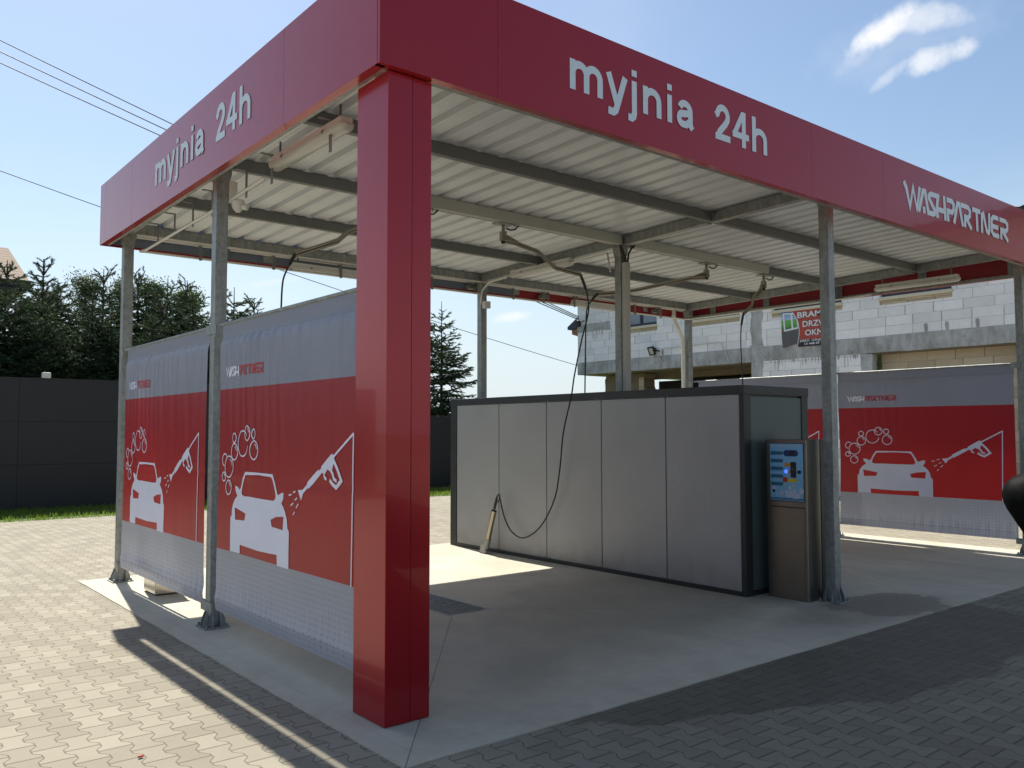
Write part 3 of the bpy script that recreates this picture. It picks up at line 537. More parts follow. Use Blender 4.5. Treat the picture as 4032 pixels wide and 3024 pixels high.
# ================================================================ BANNERS
def make_banner(label,xb,y0,y1,seed,flat=False):
    """y0 = left edge as seen from outside (-X side), y1 = right edge"""
    W_=y0-y1; rb=random.Random(seed); ph=[rb.uniform(0,6.28) for _ in range(12)]; cs=[rb.uniform(.12,.9) for _ in range(5)]
    k_=.45 if flat else 1.0
    def d(s,z):
        u=s*W_; top=max(0,min(1,(z-.9)/1.45)); hem=1 if z<2.33 else 0
        f=0
        fr=math.exp(-((s-.28)/.25)**2)
        f+=.0075*fr*top**1.5*math.sin(u*46+ph[0]+1.6*z)+.0025*top**2*math.sin(u*31+ph[1]-2.2*z)+.0012*math.sin(u*73+ph[2])*top*hem
        for i,c in enumerate(cs): f+=.009*math.exp(-((s-c-.07*(2.3-z))/.022)**2)*math.sin(ph[i+3])*min(1,max(0,(z-.5)/1.4))
        f+=.003*math.sin(z*2.3+ph[8])*math.sin(u*4+ph[9]); f+=.004*math.exp(-((z-1.255)/.02)**2)*math.sin(u*2.2+ph[10]) + .0035*math.exp(-((z-1.19)/.012)**2)*max(0,math.sin(u*3+ph[7]))
        bot=math.exp(-((z-.30)/.10)**2); f+=.008*bot*math.sin(u*58+ph[4]+math.sin(u*7)*2)*(.4+.6*math.sin(u*3.1+ph[5])**2)
        f+=.012*math.exp(-((z-.27)/.05)**2)
        return f*hem*k_-(.022 if z>2.33 else .022*math.exp(-((2.33-z)/.02)))*(1)+.012
    org=(xb,(y0+y1)/2,.18); t=thing('advertising_banner',label,'banner',org,'printed banners between the outer posts')
    nx,nz=110,96; vs=[];fs=[]
    zs=[.18+2.28*i/nz for i in range(nz+1)]
    for z in zs:
        for i in range(nx+1):
            s=i/nx; e=.012*math.sin(z*3+ph[6])*(1 if s<.02 else 0); vs.append((xb-d(s,z),y0-W_*s+e,z))
    for j in range(nz):
        for i in range(nx): q=j*(nx+1)+i; fs.append((q,q+1,q+nx+2,q+nx+1))
    b=MB(); b.add(vs,fs,True); part('banner_cloth',b,BANNER,t)
    def place(name,loops_list,ribs,mat,extra=0):
        bm=bmesh.new(); k=0
        for loops in loops_list:
            tri=tessellate_polygon([[Vector((a,c,0)) for a,c in L] for L in loops]); vv=[bm.verts.new((a,c,0)) for L in loops for a,c in L]
            for tr in tri:
                try: bm.faces.new([vv[i] for i in tr])
                except ValueError: pass
        for pts,w_ in ribs:
            P2=[(a*W_,c) for a,c in pts]; L,Rr=ribbon(P2,w_); L=[bm.verts.new((q.x/W_,q.y,k)) for q in L]; Rr=[bm.verts.new((q.x/W_,q.y,k)) for q in Rr]
            k+=.00012
            for i in range(len(L)-1):
                try: bm.faces.new((L[i],L[i+1],Rr[i+1],Rr[i]))
                except ValueError: pass
        bmesh.ops.triangulate(bm,faces=bm.faces)
        for it in range(5):
            es=[e for e in bm.edges if math.hypot((e.verts[0].co.x-e.verts[1].co.x)*W_,e.verts[0].co.y-e.verts[1].co.y)>.045]
            if not es: break
            bmesh.ops.subdivide_edges(bm,edges=es,cuts=1); bmesh.ops.triangulate(bm,faces=[f for f in bm.faces if len(f.verts)>3])
        bm.verts.index_update(); b=MB()
        b.add([(xb-d(v.co.x,v.co.y)-.0028-extra-v.co.z,y0-W_*v.co.x,v.co.y) for v in bm.verts],[tuple(v.index for v in f.verts) for f in bm.faces],True); bm.free()
        part(name,b,mat,t)
    place('car_print',[[CAR]+CARHOLES],[],ARTW)
    [place('spray_gun_print',[[q]],[],ARTW) for q in POLYS]; place('spray_gun_print',[],STROKES[16:23],ARTW,.0012)
    place('water_spray_print',[],STROKES[23:],ARTW,.0012)
    hl={0:10,2:11,4:12,5:13,7:14,1:15}
    for i in range(10): place('bubble_print',[],[STROKES[i]]+([STROKES[hl[i]]] if i in hl else []),ARTW,.0012)
    lg=[[( .060+x*.121,2.026+z*.29) for x,z in p] for p,_ in strokes_logo()]
    place('logo_print',[],[(p,.0172) for p in lg[:7]],ARTW); place('logo_print',[],[(p,.0172) for p in lg[7:]],ARTR)
    for z in (2.462,.20):
        b=MB(); b.tube([(xb+.012,y0+.19 if y0>5.5 else y0+.06,z),(xb+.012,y1-.06,z)],.014,8); part('banner_rod',b,GALV,t)
    return t
for lab,xb,y0,y1,sd_,fl_ in [('leftmost red and grey banner with a car print, between two grey posts',.300,5.99,3.57,3,False),
   ('left red and grey banner with a car print, right beside the red corner pillar',.300,3.27,.90,7,False),
   ('right hand banner with a car print, to the right of the payment kiosk',9.84,3.37,.912,11,True),
   ('distant banner on the right side, its pale top edge showing above the grey cabinet',9.84,6.05,3.55,17,True)]:
    make_banner(lab,xb,y0,y1,sd_,fl_)
for x in (.35,9.85):
    for y in (.81,3.5,6.25):
        for z,n_ in ((2.43,'rod_bracket'),(.165,'rod_bracket')):
            b=MB(); b.box(x-.062,x-.052,y-.12,y+.12,z-.03,z+.045) if y==3.5 else (b.box(x-.062,x-.052,y-.12,y+.0,z-.03,z+.045) if y>4 else b.box(x-.062,x-.052,y,y+.12,z-.03,z+.045))
            b.box(x-.062,x-.05,y-.1,y-.06,z-.055,z-.03); part(n_,b,GALV,can)

# ================================================================ CABINET
cx0,cx1,cy0,cy1,ch=4.7355,5.856,1.445,6.372,2.039
t=thing('equipment_cabinet','long grey panelled equipment cabinet with anthracite corner trims between the two bays','cabinet',(5.3,3.9,0))
js=[1.499,2.435,3.388,4.335,5.277,6.226]
for a0,a1 in zip(js[:-1],js[1:]):
    b=MB(); b.box(cx0+.006,cx0+.05,a0+.006,a1-.006,.045,1.948); part('wall_panel',b,PANEL,t,.003)
b=MB(); b.box(cx0+.03,cx1-.03,cy0+.03,cy1-.03,.02,ch-.02); part('cabinet_core',b,DARKTRIM,t)
b=MB(); b.box(cx0+.115,cx1-.115,cy0+.010,cy0+.04,.05,1.93); part('end_panel',b,DGPANEL,t)
b=MB(); b.box(cx1-.05,cx1-.006,cy0+.06,cy1-.06,.05,1.948); part('wall_panel',b,PANEL,t)
b=MB(); b.box(cx0+.115,cx1-.115,cy1-.04,cy1-.01,.05,1.93); part('end_panel',b,DGPANEL,t)
for (X0,X1,Y0,Y1) in [(cx0,cx0+.115,cy0,cy0+.055),(cx1-.115,cx1,cy0,cy0+.06),(cx1-.115,cx1,cy1-.06,cy1),(cx0,cx0+.115,cy1-.145,cy1)]:
    b=MB(); b.box(X0,X1,Y0,Y1,.0,1.952); part('corner_trim',b,DARKTRIM,t,.003)
b=MB(); zc0,zc1=1.950,ch
b.box(cx0-.006,cx1+.006,cy0-.006,cy0+.06,zc0,zc1); b.box(cx0-.006,cx0+.06,cy0+.061,cy1-.061,zc0,zc1); b.box(cx1-.06,cx1+.006,cy0+.061,cy1-.061,zc0,zc1); b.box(cx0-.006,cx1+.006,cy1-.06,cy1+.006,zc0,zc1)
part('top_trim',b,DARKTRIM,t,.003)
b=MB(); b.box(cx0-.002,cx0+.055,cy0+.057,cy1-.147,.0,.043); b.box(cx0+.117,cx1-.117,cy0+.0,cy0+.06,.0,.045); part('base_trim',b,DARKTRIM,t,.002)
b=MB(); b.box(cx0+.062,cx1-.062,cy0+.062,cy1-.062,ch-.02,ch-.006); part('cabinet_roof',b,DARKTRIM,t)
b=MB()
for y in js[1:-1]:
    for dy in (-.045,.045):
        b.tube([(cx0-.016,y+dy,1.957),(cx0-.004,y+dy,1.957)],.006,6); b.tube([(cx0-.012,y+dy,.05),(cx0+.004,y+dy,.05)],.006,6)
part('screws',b,GALV,t)

# ================================================================ PAYMENT KIOSKS
def text_mesh(s,size,bold=0,align='LEFT',ext=0):
    c=bpy.data.curves.new('text','FONT'); c.body=s; c.size=size; c.offset=bold; c.align_x=align; c.resolution_u=3; c.extrude=ext; c.fill_mode='FRONT' if ext==0 else 'BOTH'
    o=bpy.data.objects.new('text',c); COL.objects.link(o); bpy.context.view_layer.update()
    me=o.evaluated_get(bpy.context.evaluated_depsgraph_get()).to_mesh(); vs=[tuple(v.co) for v in me.vertices]; fs=[tuple(p.vertices) for p in me.polygons]
    bpy.data.objects.remove(o); bpy.data.curves.remove(c); return vs,fs
def text_on(s,size,fn,w=None,bold=0):
    vs,fs=text_mesh(s,size,bold); x0=min(v[0] for v in vs); x1=max(v[0] for v in vs); k=(w/(x1-x0)) if w else 1
    b=MB(); b.add([fn((v[0]-x0)*k,v[1]) for v in vs],fs); return b
def flatm(n,c,r=.5,**k): return M(n,c,r,**k)
BLUEP=M('kiosk_blue_print',(.1,.3,.55),.35); z_=BLUEP.xyz()[2]; n=BLUEP.noise(9,3); BLUEP.col(BLUEP.mix(sstep(z_+n*.1,1.0,1.4),(.17,.42,.60),(.19,.45,.70)))
DBLUE=flatm('dark_blue_print',(.01,.03,.16)); TEALB=flatm('button_teal',(.02,.13,.2)); PALEB=flatm('foam_print',(.42,.48,.58)); ORNG=flatm('orange_button',(.55,.22,.02)); REDB=flatm('red_button',(.4,.03,.02)); YEL=flatm('yellow_print',(.6,.45,.03)); BLK=flatm('black_plastic',(.01,.01,.012)); 
LEDB=M('blue_light',(.02,.06,.6),.4,Emission_Color=(.05,.15,1,1),Emission_Strength=1.2)
def kiosk(label,x0,x1,face):
    t=thing('payment_kiosk',label,'kiosk',((x0+x1)/2,1.14,0),'payment kiosks at the end of the cabinet')
    b=MB(); b.box(x0,x1,.925,1.36,0,1.51); part('kiosk_body',b,STEEL if face<0 else DARKTRIM,t,.006)
    xf,sg=(x0,-1) if face<0 else (x1,1)
    fx=lambda e:sorted((xf+sg*.0005,xf+sg*e))
    b=MB(); b.box(*fx(.003),.952,1.318,.92,1.476); part('door_gap',b,BLK,t)
    b=MB(); b.box(*fx(.008),.958,1.313,.928,1.470); fp=part('front_panel',b,BLUEP,t)
    b=MB(); b.box(*fx(.006),.957,1.316,.045,.862); part('lower_door',b,STEEL,t,.002)
    b=MB(); b.box(*fx(.003),.952,1.320,.864,.872); part('door_gap',b,BLK,t)
    e=xf+sg*.0085
    def disc(y,z,r,m,name,h=.004,ry=1):
        b=MB(); n=20; vs=[(e,y,z)]+[(e+sg*h,y+r*ry*math.cos(2*math.pi*i/n),z+r*math.sin(2*math.pi*i/n)) for i in range(n)]; vs[0]=(e+sg*h,y,z); b.add(vs,[(0,1+i,1+(i+1)%n) for i in range(n)]); 
        b.add([(e,y+r*ry*math.cos(2*math.pi*i/n),z+r*math.sin(2*math.pi*i/n)) for i in range(n)]+vs[1:],[(i,(i+1)%n,n+(i+1)%n,n+i) for i in range(n)]); part(name,b,m,fp)
    def pill(y0,y1,z,h,m,name,dd=.001):
        L=arc2(y1,z,h,h,-90,90,8)+arc2(y0,z,h,h,90,270,8); b=MB(); b.poly([L],lambda a,c,d:(e+sg*d,a,c),0,dd); part(name,b,m,fp)
    S=(lambda y:y) if face<0 else (lambda y:y)
    for i in range(5):
        z=1.380-.0735*i; pill(1.185,1.285,z,.017,TEALB,'function_label'); disc(1.284,z,.0195,TEALB,'function_button',.007)
    pill(1.035,1.135,1.38,.030,DBLUE,'display_frame'); b=MB(); b.box(*sorted((e,e+sg*.002)),1.038,1.098,1.36,1.403); part('display_screen',b,BLK,fp)
    for z,m in ((1.272,ORNG),(1.203,ORNG)): pill(1.085,1.135,z,.013,m,'coin_label')
    disc(1.136,1.272,.018,ORNG,'orange_button',.008); disc(1.136,1.206,.0175,LEDB,'blue_lit_button',.008)
    b=MB(); b.box(*sorted((e,e+sg*.006)),1.030,1.088,1.150,1.298); part('coin_acceptor',b,BLK,fp,.002); b=MB(); b.box(*sorted((e+sg*.006,e+sg*.009)),1.052,1.072,1.226,1.232); part('coin_slot',b,GALV,fp)
    pill(1.035,1.125,1.122,.017,YEL,'stop_label'); disc(1.148,1.128,.024,REDB,'stop_button',.01)
    disc(.997,1.204,.018,BLK,'door_lock',.008); disc(1.275,1.018,.014,BLK,'door_lock',.005)
    for (y,z,r) in [(1.27,1.045,.024),(1.16,1.08,.014),(1.10,1.052,.02),(1.19,1.0,.02),(1.05,1.03,.018),(1.12,.99,.03),(1.085,.995,.034),(1.05,.985,.036),(1.02,.975,.03),(.978,1.025,.028),(1.0,1.235,.009),(1.14,1.02,.014),(1.24,.99,.012),(1.06,1.075,.012)]:
        disc(y,z,r,PALEB,'foam_print',.0006+r*.02)
    b=MB(); b.box(*sorted((e,e+sg*.0012)),.96,1.311,.946,.953); b.box(*sorted((e,e+sg*.0014)),.96,1.311,.936,.941); part('stripe_print',b,DBLUE,fp)
    if face<0: part('lettering',text_on('WASH ITALIA',.03,lambda a,c:(e-.001,1.300-a,1.438+c*.85),.325,.0012),PALEB,fp)
    return t
kiosk('brushed steel payment kiosk whose blue button panel faces the left bay',4.97,5.200,-1)
kiosk('second steel payment kiosk turned away, a dark side behind the blue panelled one',5.206,5.436,1)

# ================================================================ BOOMS, HOSES, LANCE
def boom(label,mount,arm,hose,hr=.009,sleeve=None):
    t=thing('wash_boom',label,'boom',(mount[0],mount[1],mount[2]),'swivelling hose booms under the roof beams')
    x,y,z=mount
    b=MB(); b.box(x-.11,x+.11,y-.075,y+.06,z-.012,z); 
    for dx in (-.1,.1): b.tube([(x+dx,y-.065,z-.03),(x+dx,y-.065,z+.01)],.009,6)
    part('mount_plate',b,GALV,t,.002)
    b=MB(); b.tube([(x,y,z-.012),(x,y,z-.09)],.018,10); b.box(x-.03,x+.03,y-.028,y+.028,z-.19,z-.085); part('swivel',b,BOOM,t,.004)
    b=MB(); b.tube([(x,y,z-.19),(x,y,z-.215)],.024,10); part('swivel_cap',b,BLACKR,t)
    b=MB(); A=[Vector(p) for p in arm]; d=(A[1]-A[0]).normalized(); up=Vector((0,0,1)); s=d.cross(up).normalized()
    q=A[0]; g_=[q+d*.02+up*.03,q+d*.02-up*.03,q+d*.2-up*.018,q+d*.2+up*.012,q+d*.05+up*.055]
    b.add([p+s*.012 for p in g_]+[p-s*.012 for p in g_],[(0,1,2,3,4),(9,8,7,6,5)]+[(i,(i+1)%5,5+(i+1)%5,5+i) for i in range(5)])
    ins=[A[0]]
    for p in A[1:]: ins.append(p)
    off=up*.016
    b.tube([p+off*.0 for p in ins],.0155,8); b.tube([p-up*.026 for p in ins],.012,8); part('boom_arm',b,BOOM,t)
    b=MB(); H=[Vector(p) for p in hose]; b.tube(smooth_path(H,6),hr,7); part('hose',b,BLACKR,t)
    b=MB(); b.tube(smooth_path(H[:3],5)[:7],hr*1.9,8); part('hose_sleeve',b,BLACKR,t)
    b=MB(); b.tube([(x+.012,y-.03,z-.05),(x+.06,y-.05,z-.07),(x+.12,y-.055,z-.055),(x+.17,y-.05,z-.01)],.009,7); part('feed_hose',b,BLACKR,t)
    return t
def smooth_path(P,k):
    out=[]
    for i in range(len(P)-1):
        p0=P[max(i-1,0)];p1=P[i];p2=P[i+1];p3=P[min(i+2,len(P)-1)]
        for j in range(k):
            u=j/k; out.append(.5*((2*p1)+(-p0+p2)*u+(2*p0-5*p1+4*p2-p3)*u*u+(-p0+3*p1-3*p2+p3)*u**3))
    return out+[P[-1]]
boom('steel boom whose long black hose loops down to the spray lance',(3.396,3.5,3.808),
 [(3.40,3.5,3.64),(3.574,3.5,3.633),(3.89,3.5,3.582),(4.144,3.5,3.435),(4.533,3.5,3.404)],
 [(4.533,3.5,3.39),(4.60,3.495,3.26),(4.64,3.49,3.12),(4.625,3.47,2.95),(4.60,3.556,2.64),(4.60,3.68,2.24),(4.605,3.74,2.0),(4.625,3.90,1.58),(4.64,3.985,1.13),(4.66,4.094,.797),(4.66,4.28,.511),(4.65,4.47,.342),(4.64,4.689,.262),(4.63,4.88,.325),(4.615,4.99,.47),(4.60,5.04,.62),(4.60,5.075,.725)])
boom('steel boom reaching left behind the centre post',(6.84,3.5,3.808),
 [(6.836,3.5,3.63),(6.638,3.6,3.613),(6.077,4.05,3.454),(5.903,4.12,3.418),(5.612,4.3,3.383)],
 [(5.612,4.3,3.38),(5.548,4.32,3.31),(5.47,4.34,3.2),(5.449,4.35,3.05),(5.43,4.35,2.56),(5.415,4.35,1.9)])
boom('short steel boom over the right bay, bending down steeply',(8.13,3.5,3.80),
 [(8.105,3.5,3.64),(8.04,3.5,3.575),(7.883,3.5,3.468),(7.847,3.5,3.348),(7.642,3.5,3.214)],
 [(7.642,3.5,3.21),(7.60,3.5,3.08),(7.575,3.5,2.94),(7.572,3.5,2.7),(7.60,3.5,2.2),(7.62,3.5,1.2)],.008)
boom('steel boom half hidden by the red pillar, thin hose hanging behind the left banner',(2.35,3.5,3.808),
 [(2.34,3.5,3.62),(1.95,3.5,3.56),(1.676,3.5,3.512),(1.542,3.5,3.45),(1.442,3.5,3.355),(1.023,3.5,3.174)],
 [(1.023,3.5,3.16),(.985,3.5,3.09),(.93,3.5,2.97),(.911,3.5,2.88),(.903,3.5,2.708),(.895,3.5,2.3),(.9,3.5,1.2),(.95,3.5,.5)],.008)
t=thing('lance_holder','steel tube holder leaning on its floor bracket against the grey cabinet','lance holder',(4.60,5.40,0))
b=MB(); P0=Vector((4.60,5.372,.06)); P1=Vector((4.595,5.195,.565)); dd=(P1-P0).normalized()
b.tube([P0+dd*.10,P1],.036,14,caps=False); b.tube([P1-dd*.002,P1],.039,14,caps=False); part('holder_tube',b,BOOM,t)
b=MB(); b.tube([P0+dd*.0,P0+dd*.14],.042,14); part('holder_collar',b,GALV,t)
b=MB(); b.add([(4.56,5.45,.0),(4.56,5.33,.0),(4.56,5.33,.06),(4.56,5.42,.16),(4.56,5.45,.16),(4.566,5.45,0),(4.566,5.33,0),(4.566,5.33,.06),(4.566,5.42,.16),(4.566,5.45,.16)],[(0,1,2,3,4),(9,8,7,6,5),(0,5,6,1),(1,6,7,2),(2,7,8,3),(3,8,9,4),(4,9,5,0)])
b.box(4.56,4.68,5.32,5.46,0,.006); part('floor_bracket',b,GALV,t)
t=thing('spray_lance','black spray gun with steel lance standing in its tube holder','spray lance',(4.595,5.2,.5))
b=MB(); b.tube([P0+dd*.2,P1+dd*.04],.008,8); part('lance_tube',b,BOOM,t)
G=P1+dd*.02; b=MB(); b.tube([G,G+dd*.07,G+dd*.16],[.016,.018,.013],8); b.tube([G+dd*.155,G+dd*.20+Vector((0,-.01,.0)),G+dd*.205+Vector((0,-.05,0))],.011,8)
b.tube([G+dd*.09+Vector((0,-.012,0)),G+dd*.10+Vector((0,-.05,-.0)),G+dd*.155+Vector((0,-.062,0)),G+dd*.20+Vector((0,-.045,0))],.007,8); b.tube([G+dd*.12,G+dd*.125+Vector((0,-.03,0))],.008,6); part('spray_gun',b,BLACKR,t)
b=MB(); b.tube([G+dd*.20+Vector((0,-.05,0)),Vector((4.60,5.078,.76)),Vector((4.60,5.075,.70))],.009,8); part('hose_fitting',b,BOOM,t)

# ================================================================ DRAIN, BIN, CAMERA, DEBRIS
t=thing('drain_grate','steel slotted floor drain grate set in the concrete of the left bay','drain grate',((GX0+GX1)/2,(GY0+GY1)/2,0))
b=MB(); k=11
for i in range(k): x=GX0+.012+(GX1-GX0-.024)*i/(k-1); b.box(x-.006,x+.006,GY0+.006,GY1-.006,-.03,.002)
for i in range(19): y=GY0+.02+(GY1-GY0-.04)*i/18; b.box(GX0+.006,GX1-.006,y-.003,y+.003,-.032,-.006)
part('grate_bars',b,GALV,t)
b=MB(); b.box(GX0-.012,GX0+.004,GY0-.012,GY1+.012,-.04,.003); b.box(GX1-.004,GX1+.012,GY0-.012,GY1+.012,-.04,.003); b.box(GX0+.004,GX1-.004,GY0-.012,GY0+.004,-.04,.003); b.box(GX0+.004,GX1-.004,GY1-.004,GY1+.012,-.04,.003)
part('grate_frame',b,GALV,t)
t=thing('steel_bin','polished steel box standing on the concrete behind the far left banner','bin',(.5,5.35,0))
b=MB(); b.box(.375,.63,5.13,5.50,.012,.62); part('bin_body',b,BRIGHTST,t,.006); b=MB(); b.box(.39,.615,5.15,5.48,0,.012); part('bin_foot',b,BLK,t)
b=MB(); b.box(.365,.64,5.12,5.51,.62,.65); part('bin_lid',b,BRIGHTST,t,.006)
t=thing('security_camera','white security camera on the inner side of the middle left post','camera',(.44,3.45,3.55))
b=MB(); b.box(.402,.47,3.43,3.52,3.54,3.70); part('camera_bracket',b,PVC,t,.008)
b=MB(); 
for k,(r_,z_) in enumerate([(.05,0),(.055,-.03),(.05,-.06),(.03,-.085)]): pass
b.tube([(.47,3.42,3.54),(.47,3.42,3.50),(.47,3.42,3.47),(.47,3.42,3.44)],[.052,.056,.045,.02],14); b.tube([(.47,3.42,3.50),(.53,3.36,3.475)],.026,10); part('camera_head',b,PVC,t)
t=thing('plastic_scrap','tiny red scrap lying on the sunlit paving','litter',(-.93,.62,0)); b=MB(); b.obox((-.93,.95,0.002),(1,.3,0),.012,(-.3,1,0),.007,(0,0,1),.004); part('scrap',b,REDB,t)

# ================================================================ FENCE
def fence(label,x0,x1,h,step):
    t=thing('panel_fence',label,'fence',((x0+x1)/2,16.5,0),'black fence sections at the back of the yard'); b=MB(); x=x0
    while x<x1-.01:
        xe=min(x+step,x1)
        for z0,z1 in ((-.02,.9),(.906,1.8),(1.806,h)):
            if z1>z0: b.box(x+.003,xe-.003,16.5,16.54,z0,min(z1,h))
        x=xe
    part('fence_panels',b,FENCE,t)
    b=MB(); b.box(x0,x1,16.49,16.55,h+.002,h+.03); part('fence_cap',b,DARKTRIM,t)
    x=x0
    while x<=x1: b=MB(); b.box(x-.04,x+.04,16.545,16.62,-.02,h); part('fence_post',b,DARKTRIM,t); x+=step
    return t
fence('tall black board fence on the left under the spruces',-9,6.0,2.68,2.5)
fence('lower black board fence showing between the red pillar and the grey cabinet',6.05,16.05,2.0,2.5)
t=tag(MB().box(1.41,1.57,16.46,16.6,2.712,2.83).build('white_box',PVC,org=(1.49,16.53,2.712),bevel=.01),'small white box fixed on top of the tall black fence','box')

# ================================================================ BUILDING UNDER CONSTRUCTION
B0=(17,8,0); bd=thing('unfinished_building','two storey unfinished building of white aerated blocks and raw concrete behind the right bay','building',B0)
yz=lambda a,c,d:(17+d,a,c)
def rect(y0,y1,z0,z1): return [(y0,z0),(y1,z0),(y1,z1),(y0,z1)]
wins=[(13.22,14.8,4.72,5.95),(10.30,11.92,4.69,5.95),(7.33,9.27,4.67,5.95),(4.74,6.37,4.665,5.95),(1.2,2.9,4.7,5.95)]
b=MB(); b.poly([rect(-6,16.61,3.79,6.01)]+[rect(*w_) for w_ in wins],yz,.3,0); part('wall',b,AAC,bd)
for q in ((6.87,9.60),(-6,.6)): b=MB(); b.poly([rect(*q,0,3.42)],yz,.3,.0); part('wall',b,AAC,bd)
rr=random.Random(9)
def rough(y0,y1,z0,z1,a=.03,st=.12):
    P=[]
    for p,q in (((y0,z0),(y1,z0)),((y1,z0),(y1,z1)),((y1,z1),(y0,z1)),((y0,z1),(y0,z0))):
        L=math.hypot(q[0]-p[0],q[1]-p[1]); n=max(1,int(L/st))
        for i in range(n): P.append((p[0]+(q[0]-p[0])*i/n+rr.uniform(-a,a),p[1]+(q[1]-p[1])*i/n+rr.uniform(-a,a)*.6))
    return P
b=MB(); b.poly([rough(3.36,16.615,3.41,3.79,.012,.3)],yz,.25,-.010); b.box(17.0,17.3,-6,3.3,3.42,3.79); part('concrete_band',b,RAWC,bd)
for args,nm in (((9.58,9.93,3.80,6.0,.03),'concrete_column'),((9.59,9.94,0,3.40,.02),'concrete_column'),((6.59,6.87,0,3.40,.012),'concrete_column'),((15.14,16.605,4.78,5.04,.03),'concrete_lintel'),((9.55,9.98,3.70,3.84,.03),'concrete_joint')):
    b=MB(); b.poly([rough(*args)],yz,.2,-.012 if nm!='concrete_joint' else -.016); part(nm,b,RAWC,bd)
# mortar drips
b=MB()
for (y0,y1,z1) in ((6.95,9.5,3.40),(15.35,15.95,4.78),(14.6,15.1,4.78)):
    for i in range(int((y1-y0)/.055)):
        y=rr.uniform(y0,y1); L=rr.uniform(.04,.3)*rr.choice((.4,1)); w_=rr.uniform(.004,.014); b.add([(16.994,y-w_,z1),(16.994,y+w_,z1),(16.994,y+w_*.6,z1-L),(16.994,y-w_*.6,z1-L)],[(0,1,2,3)])
for (y,z) in ((4.86,3.79),(5.32,3.79),(4.22,3.79),(16.25,3.79),(13.0,3.79)):
    b.add([(16.993,y-.03,z),(16.993,y+.02,z),(16.993,y+.045,z+.14),(16.993,y+.03,z+.20),(16.993,y-.035,z+.19),(16.993,y-.045,z+.1)],[(0,1,2,3,4,5)])
part('mortar_stains',b,RAWC,bd)
# soffit, back wall of the open porch, right recess
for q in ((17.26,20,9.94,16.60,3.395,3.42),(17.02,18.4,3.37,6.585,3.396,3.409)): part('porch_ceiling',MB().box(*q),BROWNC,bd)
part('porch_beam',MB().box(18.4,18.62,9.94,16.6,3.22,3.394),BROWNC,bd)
b=MB(); b.box(17.42,17.7,3.36,6.585,0,3.394); part('recess_wall',b,AACT,bd)
b=MB(); b.box(17.3,18.6,9.95,10.16,0,3.394); part('tan_pier',b,AACT,bd)
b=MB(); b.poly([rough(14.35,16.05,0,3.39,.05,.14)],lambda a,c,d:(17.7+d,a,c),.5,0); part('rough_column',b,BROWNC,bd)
b=MB(); b.box(17.67,17.69,15.15,15.42,0,3.2); b.box(17.67,17.69,14.36,14.56,0,3.25); part('block_edge',b,AACT,bd)
b=MB(); b.box(19.0,19.06,10.17,14.9,0,3.19); gd=part('garage_door',b,BLK,bd)
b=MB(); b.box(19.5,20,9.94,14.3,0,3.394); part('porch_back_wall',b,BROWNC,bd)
b=MB(); b.box(17.06,17.1,.6,3.34,0,2.86); part('garage_door',b,BLK,bd)
b=MB(); b.box(17.02,17.3,.6,3.34,2.87,3.08); part('door_lintel',b,AACT,bd); b=MB(); b.box(17.04,17.3,.6,3.34,3.085,3.415); part('door_lintel',b,BROWNC,bd)
for (y0,y1,z0,z1) in wins:
    b=MB(); f=.09; X0=17.10
    b.box(X0,X0+.07,y0,y1,z0+.03,z0+.03+f); b.box(X0,X0+.07,y0,y1,z1-f,z1); ym=y0+(y1-y0)*.42
    for yy in (y0,ym,y1-f): b.box(X0,X0+.07,yy,yy+f,z0+.03+f,z1-f)
    w_=part('window',b,NAVY,bd)
    b=MB(); b.box(X0+.03,X0+.04,y0+f*.5,y1-f*.5,z0+.05,z1-f*.5); part('pane',b,GLASS,w_)
    b=MB(); b.box(16.93,17.10,y0-.02,y1+.02,z0-.045,z0+.028); part('sill',b,CREAM,w_)
    b=MB(); b.poly([rough(y0-.01,y1+.01,z0-.15,z0-.046,.006,.2)],yz,.02,-.004); part('sill_blocks',b,aac_t2 if False else AACT,w_)
b=MB(); b.box(16.55,26,-6,16.9,6.02,6.10); part('eaves',b,NAVY,bd)
TILE=mk_mottle('grey_roof_tiles',(.32,.32,.33),.6,0,.2,3)
b=MB(); n=60
for i in range(n):
    y0=-6+22.9*i/n; y1=-6+22.9*(i+1)/n; ym=(y0+y1)/2
    b.add([(16.5,y0,6.11),(16.5,ym,6.165),(16.5,y1,6.11),(21.5,y0,7.0),(21.5,ym,7.05),(21.5,y1,7.0)],[(0,1,4,3),(1,2,5,4)])
part('roof',b,TILE,bd)
for q in ((17.3,26,16.3,16.6,3.42,6.01),(25.7,26,-6,16.3,0,6.01),(17.3,25.7,-6,-5.7,0,6.01)): part('wall',MB().box(*q),AAC,bd)
